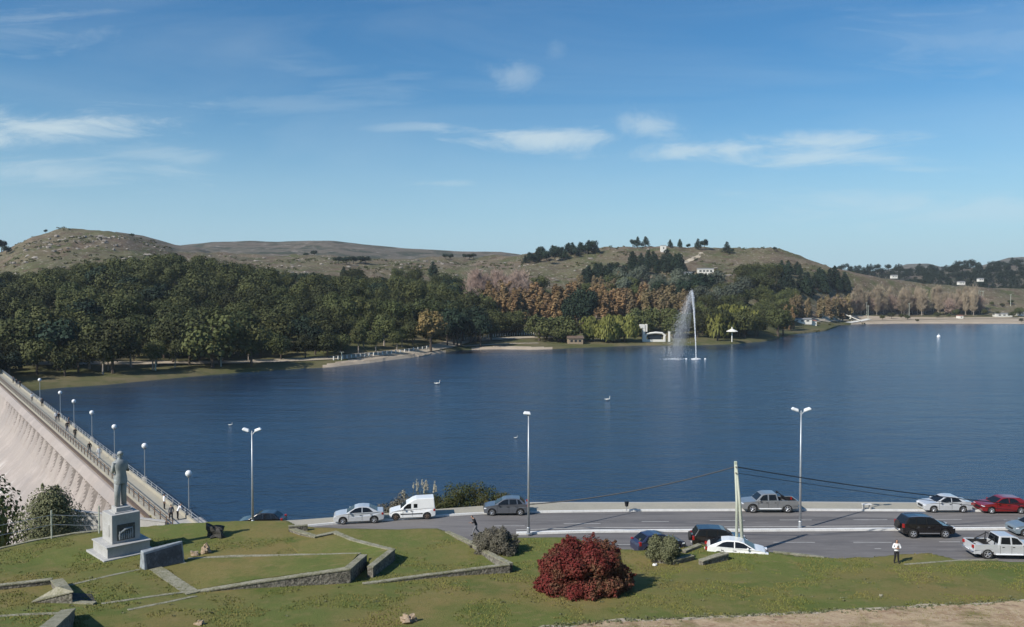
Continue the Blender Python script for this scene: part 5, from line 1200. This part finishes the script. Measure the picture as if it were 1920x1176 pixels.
for c_ in [o for o in bpy.data.objects if o.name.startswith('pavilion')][0].children:
    if c_.name.startswith('walls'): c_.data.materials[0] = M['rock']
for px, py, w, lb in [(1502, 606, 13, 'long low white building on the far shore beyond the headland'), (1518, 609, 8, 'small white kiosk by the water beyond the headland'), (1880, 594, 14, 'low white building among small trees on the far beach'), (1915, 592, 9, 'white beach house cut by the right edge of the photo'), (1800, 598, 3, 'tiny pale hut on the far beach')]: house(px, py, w, 6, 2.6, lb, 'roofgrey' if w > 8 else 'rooftile', 0, .7, 3 if w > 8 else 1)
for px, py, w, lb in [(1802, 527, 13, 'white house in the far pine wood at right'), (1838, 521, 10, 'upper small house in the far pine wood at right'), (1676, 515, 12, 'white house on the far ridge among pines')]: 
    p = D(px, py+4, 990); house(px, py, w*.55, 5, 2.2, lb, 'roofgrey', 0, 1.0, 2, loc=p-Vector((0, 0, 1.0)))
# white waterside arch building
p = farpt(1222, 641); root = empty('waterside_arch', p, 0, 'white waterside gateway with tall left tower and low arch, left of the fountain', 'building')
s = p.y/FPX
mb = MB(); mb.box((-15*s, 0, 8*s*2), (5*s, 2.2, 32*s)); mb.box((-18*s, 0, 29*s), (9*s, 2.4, 7*s)); mb.box((-10*s, 0, 26*s), (3*s, 2, 14*s)); mb.obj('tower', 'housewhite', root)
mb = MB(); pr = [(-12, 10), (-8, 15), (8, 17), (20, 16), (26, 11)]
mb.tube([(a*s, 0, b*s) for a, b in pr], .5, 8); mb.box((-11*s, 0, 5*s), (2.5*s, 1.5, 12*s)); mb.box((24*s, 0, 5*s), (3*s, 1.5, 12*s)); mb.box((33*s, 0, 9*s), (3*s, 1.4, 20*s)); mb.box((6*s, 0, 1.5*s), (34*s, 1.6, 5*s)); mb.obj('arch', 'housewhite', root)
mb = MB(); mb.box((6*s, .6, 8*s), (26*s, .3, 9*s)); mb.obj('opening', 'window', root)
# beach umbrella, palm, benches on headland
p = farpt(1373, 642); root = empty('parasol', p, 0, 'white parasol on a post on the headland shore', 'parasol'); mb = MB(); mb.tube([(0, 0, 0), (0, 0, 7.5)], .28, 6); mb.obj('post', 'housewhite', root); mb = MB(); mb.lathe([(3.0, 5.2), (2.8, 5.4), (.2, 6.6)], n=10); mb.obj('canopy', 'housewhite', root)
p = farpt(1346, 640); root = empty('palm_tree', p, 0, 'shaggy palm on the headland shore right of the fountain', 'palm')
mb = MB(); mb.tube([(0, 0, -.3), (0, 0, 8)], [.5, .38], 8); mb.obj('trunk', 'bark', root); mb = MB(); rr_ = random.Random(3)
for i in range(60):
    a = rr_.uniform(0, 6.28); l = rr_.uniform(2.5, 4.2); u_ = rr_.uniform(-.9, 1.0); c0 = Vector((math.cos(a), math.sin(a), 0)); sd_ = Vector((-math.sin(a), math.cos(a), 0)); P_ = [Vector((0, 0, 8))+c0*l*t+Vector((0, 0, l*(u_*t-1.1*t*t))) for t in (0, .33, .66, 1)]; W_ = [.12, .5, .42, .05]
    mb.add([p_+sd_*w_*sgn for p_, w_ in zip(P_, W_) for sgn in (-1, 1)], [(2*k, 2*k+1, 2*k+3, 2*k+2) for k in range(3)])
mb.obj('fronds', 'leafwillow', root)
# light masts on the far shore
mm = MB(); mm.tube([(0, 0, 0), (0, 0, 12)], [.24, .14], 6); mm.box((0, 0, 12), (1.8, .3, .3)); mme = mm.mesh('mast', 'poleconc')
for px, py, sc in [(1543, 598, .75), (1587, 594, .8), (1625, 592, .9), (1628, 600, .95), (1895, 574, .9), (1838, 583, 1.5), (1843, 583, 1.5), (1835, 576, 1.3), (1705, 592, .9)]:
    p = farpt(px, py); o = bpy.data.objects.new('light_mast', mme); COL.objects.link(o); o.location = p; o.scale = (1, 1, sc); tag(o, 'thin pale light mast standing on the far right shore', 'light mast', 'light masts on the far shore')
for px, py, lb in [(145, 690, 'tall pale post among the trees on the left bank'), (290, 696, 'short white post on the grass of the left bank'), (640, 676, 'white post at the foot of the dark wood'), (413, 688, 'thin pale post right of the round lighter tree')]:
    p = farpt(px, py); o = bpy.data.objects.new('post', mme); COL.objects.link(o); o.location = p; o.scale = (1, 1, .62 if 'tall' in lb else .25); tag(o, lb, 'post')
# ramp and bridge at the right of the headland
a = farpt(1568, 590); b = farpt(1612, 602); mb = MB(); d = (b-a); c = (a+b)/2
mb.add([(a.x, a.y-1.5, a.z+3), (b.x, b.y-1.5, b.z+.6), (b.x, b.y+1.5, b.z+.6), (a.x, a.y+1.5, a.z+3), (a.x, a.y-1.5, a.z+2.4), (b.x, b.y-1.5, b.z), (b.x, b.y+1.5, b.z), (a.x, a.y+1.5, a.z+2.4)], [(0, 1, 2, 3), (7, 6, 5, 4), (0, 4, 5, 1), (1, 5, 6, 2), (2, 6, 7, 3), (3, 7, 4, 0)])
for t in (.1, .35, .6): q = a.lerp(b, t); mb.box((q.x, q.y, q.z+1), (.6, 2, 3))
tag(mb.obj('footbridge', 'housewhite'), 'white sloping footbridge on the far shore right of the headland', 'bridge')
struct(farstrip('boat_ramp', [(1590, 606), (1612, 603), (1630, 599)], 5, 'housewhite', .4)[0])

# ================================================================== FOUNTAIN
fp = G(1305, 674, 0); root = empty('fountain', (fp.x, fp.y, 0), 0, 'tall white water jet with wind-blown spray in the lake', 'fountain'); s = fp.y/FPX
rgf = random.Random(2)
def droplets(n, fn, size):
    vs = []; fs = []
    for _ in range(n):
        p = fn(); r_ = size*rgf.uniform(.5, 1.3); o = len(vs); a = Vector((rgf.gauss(0, 1), rgf.gauss(0, 1), rgf.gauss(0, 1))).normalized()*r_; b = a.orthogonal().normalized()*r_; c_ = a.cross(b).normalized()*r_
        vs += [p+a, p-a*.5+b, p-a*.5-b*.5+c_, p-a*.5-b*.5-c_]; fs += [(o, o+1, o+2), (o, o+2, o+3), (o, o+3, o+1), (o+1, o+3, o+2)]
    mb = MB(); mb.add(vs, fs); return mb
spraym = mat('spraydrop', (.85, .87, .9), .4)
def jetp():
    t = rgf.random()**.8; H_ = 128*s*t; c_ = Vector((-8*s*t**1.6, 0, H_)); r_ = (.07+.24*t**2)
    return c_+Vector((rgf.gauss(0, r_), rgf.gauss(0, r_), rgf.gauss(0, .3)))
droplets(3000, jetp, .085).obj('jet', spraym, root)
def mistp():
    t = rgf.random(); f = t**.9
    top_ = Vector((-9*s, 0, 127*s)); bot = Vector((-38*s, 0, 4*s)); c_ = top_.lerp(bot, f)+Vector((-5*s*math.sin(f*3.14), 0, 0)); r_ = (.4+2.3*f)
    return c_+Vector((rgf.gauss(0, r_), rgf.gauss(0, r_*.7), rgf.gauss(0, .6)))
droplets(5200, mistp, .06).obj('spray', spraym, root)
# thin mist volume
mb = MB(); pr = [(-9, 126, 1.5), (-13, 110, 5), (-18, 85, 10), (-25, 55, 14), (-32, 28, 15), (-36, 6, 13), (-37, 1, 9)]
V = []; n = 12
for cx, z_, r_ in pr:
    for k in range(n): th = 2*math.pi*k/n; V.append((cx*s+r_*s*math.cos(th), r_*s*.7*math.sin(th), z_*s))
mb.add(V, [(i*n+k, (i+1)*n+k, (i+1)*n+(k+1) % n, i*n+(k+1) % n) for i in range(len(pr)-1) for k in range(n)]+[tuple(range(n)), tuple((len(pr)-1)*n+k for k in range(n))[::-1]])
vm = bpy.data.materials.new('mist'); vm.use_nodes = True; nt_ = vm.node_tree; nt_.nodes.clear(); ou = nt_.nodes.new('ShaderNodeOutputMaterial'); pv = nt_.nodes.new('ShaderNodeVolumePrincipled'); nt_.links.new(pv.outputs[0], ou.inputs['Volume'])
pv.inputs['Density'].default_value = .11; pv.inputs['Color'].default_value = (.95, .96, 1, 1); pv.inputs['Anisotropy'].default_value = .2
tn_ = nt_.nodes.new('ShaderNodeTexNoise'); tn_.inputs['Scale'].default_value = .35; tcn = nt_.nodes.new('ShaderNodeTexCoord'); mpn = nt_.nodes.new('ShaderNodeMapping'); mpn.inputs['Scale'].default_value = (1, 1, .3); nt_.links.new(tcn.outputs['Object'], mpn.inputs[0]); nt_.links.new(mpn.outputs[0], tn_.inputs[0])
mrn = nt_.nodes.new('ShaderNodeMapRange'); mrn.inputs[1].default_value = .35; mrn.inputs[2].default_value = .75; mrn.inputs[4].default_value = .20; nt_.links.new(tn_.outputs[0], mrn.inputs[0]); nt_.links.new(mrn.outputs[0], pv.inputs['Density'])
mb.obj('mist', vm, root)
mb = MB(); mb.lathe([(1.9, -.1), (2.0, .2), (1.6, .3), (1.5, -.1)], n=20); mb.tube([(0, 0, -.1), (0, 0, 1.0)], .2, 8)
for k in range(3): a = k*2.1; mb.tube([(1.7*math.cos(a), 1.7*math.sin(a), .2), (0, 0, .5)], .12, 6)
mb.ball((3.6, 0, .1), .4, 8, 6); mb.ball((-3.8, 0, .1), .4, 8, 6); mb.obj('float', 'lampwhite', root)
def splashp(): return Vector((-38*s+rgf.gauss(0, 2.2), rgf.gauss(0, 1.2), abs(rgf.gauss(0, .25))))
droplets(260, splashp, .10).obj('splash', spraym, root)

# buoys / swans
def swan(px, py, label, sc=1.0):
    p = G(px, py, 0); root = empty('swan', (p.x, p.y, 0), .4, label, 'swan', 'white birds on the lake'); root.scale = (sc,)*3
    nodes = [(0, 0, .16, .22, .2), (.35, 0, .2, .15, .14), (.5, 0, .42, .06, .06), (.46, 0, .66, .045, .045), (.52, 0, .82, .05, .05), (.62, 0, .80, .03, .03), (-.4, 0, .22, .14, .12), (-.66, 0, .36, .04, .05)]
    me = skinmesh(nodes, [(0, 1), (1, 2), (2, 3), (3, 4), (4, 5), (0, 6), (6, 7)]); me.materials.clear(); me.materials.append(M['housewhite']); o = bpy.data.objects.new('body', me); COL.objects.link(o); o.parent = root
    mb = MB(); mb.tube([(.64, 0, .79), (.76, 0, .75)], [.03, .012], 6); mb.obj('beak', 'clothred', root)
swan(820, 721, 'white bird on the water left of centre, below the golden tree', 1.5); swan(1139, 751, 'white bird on the water right of centre', 1.3); swan(432, 798, 'tiny white bird on the dark water right of the dam', .7); swan(967, 822, 'tiny white bird on the water left of the middle road lamp', .6)
p = G(1760, 633, 0); mb = MB(); mb.ball((0, 0, .5), 1.0, 12, 9); mb.tube([(0, 0, 1.2), (0, 0, 2.2)], .12, 6); tag(mb.obj('buoy', 'lampwhite', loc=(p.x, p.y, 0)), 'white buoy far out on the right of the lake', 'buoy')

# ================================================================== SHRUBS IN FRONT
def shrub(name, loc, rx, ry, h, n, leaf, leafm, label, seed, ncl=26, cat='shrub', stems=9, skirt=.3, flat=.55):
    rg = random.Random(seed); root = empty(name, loc, 0, label, cat); cs = []
    for i in range(ncl):
        z = rg.uniform(-.35, .98); a = rg.uniform(0, 6.28); q = math.sqrt(1-max(0, z)**2.8)*rg.uniform(.6, .95); r_ = h*rg.uniform(.16, .27)
        cs.append((q*math.cos(a)*(rx-r_*.6), q*math.sin(a)*(ry-r_*.6), max(h*.14, h*(skirt+(1-skirt)*max(z, -.3)*.86)), r_))
    cs.append((0, 0, h*.45, h*.5, h*.5, h*.42)); mb = MB(); leafcloud(cs, n, leaf, rg, mb, 0, up=.2)
    # ragged outer shoots
    for _ in range(int(ncl*5)):
        c = cs[rg.randrange(ncl)]; d = Vector((c[0], c[1], (c[2]-h*.2)*1.3)).normalized(); p = Vector(c[:3])+d*c[3]*.9; l = c[3]*rg.uniform(.05, .28)
        leafcloud([(p.x+d.x*l*k/3+rg.gauss(0, .03), p.y+d.y*l*k/3+rg.gauss(0, .03), p.z+d.z*l*k/3, leaf*.8) for k in range(4)], 16, leaf*.85, rg, mb)
    mb.obj('foliage', leafm, root)
    mb = MB()
    for i in range(stems):
        c = cs[rg.randrange(ncl)]; mb.tube([(rg.gauss(0, .15), rg.gauss(0, .15), -.1), (c[0]*.5, c[1]*.5, c[2]*.6), (c[0], c[1], c[2])], [.05, .035, .015], 5)
    mb.obj('stems', 'bark', root); return root
p = L_(1096, 1110); shrub('red_bush', (p.x, p.y+.6, p.z), 3.15, 2.7, 2.85, 64000, .12, 'leafred', 'large round bush with dark red autumn leaves on the lawn', 1, 110, skirt=.22)
p = L_(936, 1040); shrub('grey_shrub', (p.x-.1, p.y+.4, p.z-.3), 1.75, 1.4, 1.95, 22000, .085, 'leafgrey', 'grey brown shrub at the road side beside the stone border', 2, 26)
p = L_(905, 1024); shrub('grey_shrub', (p.x, p.y, p.z-.4), 1.0, .9, 1.5, 5000, .10, 'leafgrey', 'smaller grey shrub lobe at the left side of the grey roadside shrub', 7, 14)
p = L_(1243, 1056); shrub('olive_shrub', (p.x, p.y+.3, p.z), 1.35, 1.1, 1.8, 18000, .08, 'leafshrub', 'round olive grey shrub on the grass right of the red bush', 3, 26)
p = L_(1207, 1030); shrub('olive_shrub', (p.x, p.y+.6, p.z-.5), .7, .6, 1.1, 3000, .09, 'leafshrub', 'small olive shrub just behind the round olive shrub', 5, 12)
p = L_(95, 1012); shrub('dark_bush', (p.x-3.0, p.y+5.5, p.z-2.8), 1.6, 1.5, 5.5, 30000, .15, 'leafshrub', 'tall dark green and reddish bush below the lawn rim, before the dam', 4, 34, skirt=.2)
p = D(-45, 1060, 82); shrub('olive_tree', (p.x-4.2, p.y, -3.0), 6.0, 5.0, 15.8, 70000, .42, 'leafwillow', 'olive coloured tree cut by the left edge below the dam', 6, 40, cat='tree', skirt=.15)
# bank by the lake: mixed hedge and pampas plumes
def bank(px0, px1, pyb, h, n, label, seed, m='leafbank', dz=-.8):
    a = G(px0, pyb[0], 8); b = G(px1, pyb[1], 8); rg = random.Random(seed); c0 = (a+b)/2; root = empty('bank_shrub', (c0.x, c0.y+2.0, 8+dz), math.atan2((b-a).y, (b-a).x), label, 'shrub'); L = (b-a).length/2; cs = []
    for i in range(n): 
        t = rg.uniform(-1, 1); hh = h*(1-.55*t*t)*rg.uniform(.5, 1); r_ = rg.uniform(.35, .7); cs.append((t*L, rg.uniform(-.9, 1.2), max(.2, hh-r_*.5), r_))
        cs.append((t*L, rg.uniform(-.9, 1.2), hh*.4, r_*1.1))
    mb = MB(); leafcloud(cs, n*330, .13, rg, mb); mb.obj('foliage', m, root); return root
bank(800, 955, (957, 948), 2.5, 42, 'dark green shrub bank on the lake side between van and grey hatchback', 11)
bank(714, 800, (966, 957), 1.9, 24, 'grey green shrub bank on the lake side behind the white van', 12, 'leafgrey')
def reeds(px, py, n, h, label, seed, spread=.9):
    p = G(px, py, 7.6); rg = random.Random(seed); root = empty('pampas_grass', (p.x, p.y+1.6, 7.0), 0, label, 'grass clump'); mb = MB(); mp_ = MB()
    for i in range(n*7):
        a = rg.uniform(0, 6.28); l = h*rg.uniform(.4, .75); x0 = rg.gauss(0, spread*.5); d = Vector((math.cos(a), math.sin(a), 0)); mb.tube([(x0, 0, 0), Vector((x0, 0, l*.8))+d*l*.25, Vector((x0, 0, l*.75))+d*l*.6], [.02, .015, .004], 3, cap=False)
    for i in range(n):
        x0 = rg.gauss(0, spread*.55); l = h*rg.uniform(.75, 1.05); dx = rg.gauss(0, .18); mb.tube([(x0, 0, 0), (x0+dx, rg.gauss(0, .15), l*.8)], .015, 4); c = Vector((x0+dx*1.1, 0, l)); 
        leafcloud([(c.x, c.y, c.z-.15*k, .07+.015*k) for k in range(4)], 60, .09, rg, mp_)
    mb.obj('blades', 'leafshrub', root); mp_.obj('plumes', 'plume', root)
reeds(790, 955, 16, 2.95, 'pampas grass with pale plumes behind the roof of the white van', 1, 1.0); reeds(752, 962, 4, 2.2, 'small pampas grass left of the larger one, behind the van bonnet', 2, .4)
# tufts on lawn (one mass)
rg = random.Random(9); mb = MB(); vs = []; fs = []
for _ in range(90000):
    Y = 44+22*rg.random(); u_ = rg.uniform(-.62, .62); x = u_*Y
    if not inside(lawn_poly, x, Y) or mn.noise(Vector((x*.35, Y*.35, 2)))+.35*mn.noise(Vector((x*1.5, Y*1.5, 5))) < .02: continue
    z = hl(x, Y); a = rg.uniform(0, 6.28); h_ = rg.uniform(.03, .10); w_ = rg.uniform(.02, .055); o = len(vs); c_, s_ = math.cos(a)*w_, math.sin(a)*w_
    vs += [(x-c_, Y-s_, z-.01), (x+c_, Y+s_, z-.01), (x+rg.gauss(0, .02), Y+rg.gauss(0, .02), z+h_)]; fs.append((o, o+1, o+2))
mb.add(vs, fs); o = mb.obj('grass', mat('grassblade', (.16, .175, .045), .9, noise=[(.2, .4, .7, (.22, .18, .065))], spec=.1)); o['kind'] = 'stuff'; tag(o, 'short green and tan grass tufts on the lawn', 'grass')
# weeds and dead leaves
mb = MB()
for p_ in A:
    for _ in range(7):
        x = p_.x+rg.uniform(-.4, .4); y = p_.y+rg.gauss(.12, .22); leafcloud([(x, y, hl(x, y)+.05, .12, .09, .06)], 9, .09, rg, mb)
for _ in range(80):
    px = rg.uniform(0, 1900); py = rg.uniform(1065, 1165); p = L_(px, py)
    leafcloud([(p.x, p.y, p.z+.03, .12+.14*rg.random(), .1, .05)], 10, .10, rg, mb)
o = mb.obj('weeds', 'leafshrub'); o['kind'] = 'stuff'; tag(o, 'small weed patches scattered on the lawn', 'weeds')

# ================================================================== AIR
mb = MB(); mb.box((0, 1700, 86.5), (5200, 3900, 227)); hz_ = mb.obj('haze', 'black'); hm = bpy.data.materials.new('haze'); hm.use_nodes = True; nt_ = hm.node_tree; nt_.nodes.clear()
ou = nt_.nodes.new('ShaderNodeOutputMaterial'); pv = nt_.nodes.new('ShaderNodeVolumePrincipled'); nt_.links.new(pv.outputs[0], ou.inputs['Volume']); pv.inputs['Density'].default_value = .00007; pv.inputs['Color'].default_value = (.78, .88, 1, 1)
hz_.data.materials.clear(); hz_.data.materials.append(hm); hz_['kind'] = 'stuff'; tag(hz_, 'thin bluish air haze over the valley', 'haze')
for m_ in bpy.data.meshes:
    if m_.users == 0: bpy.data.meshes.remove(m_)
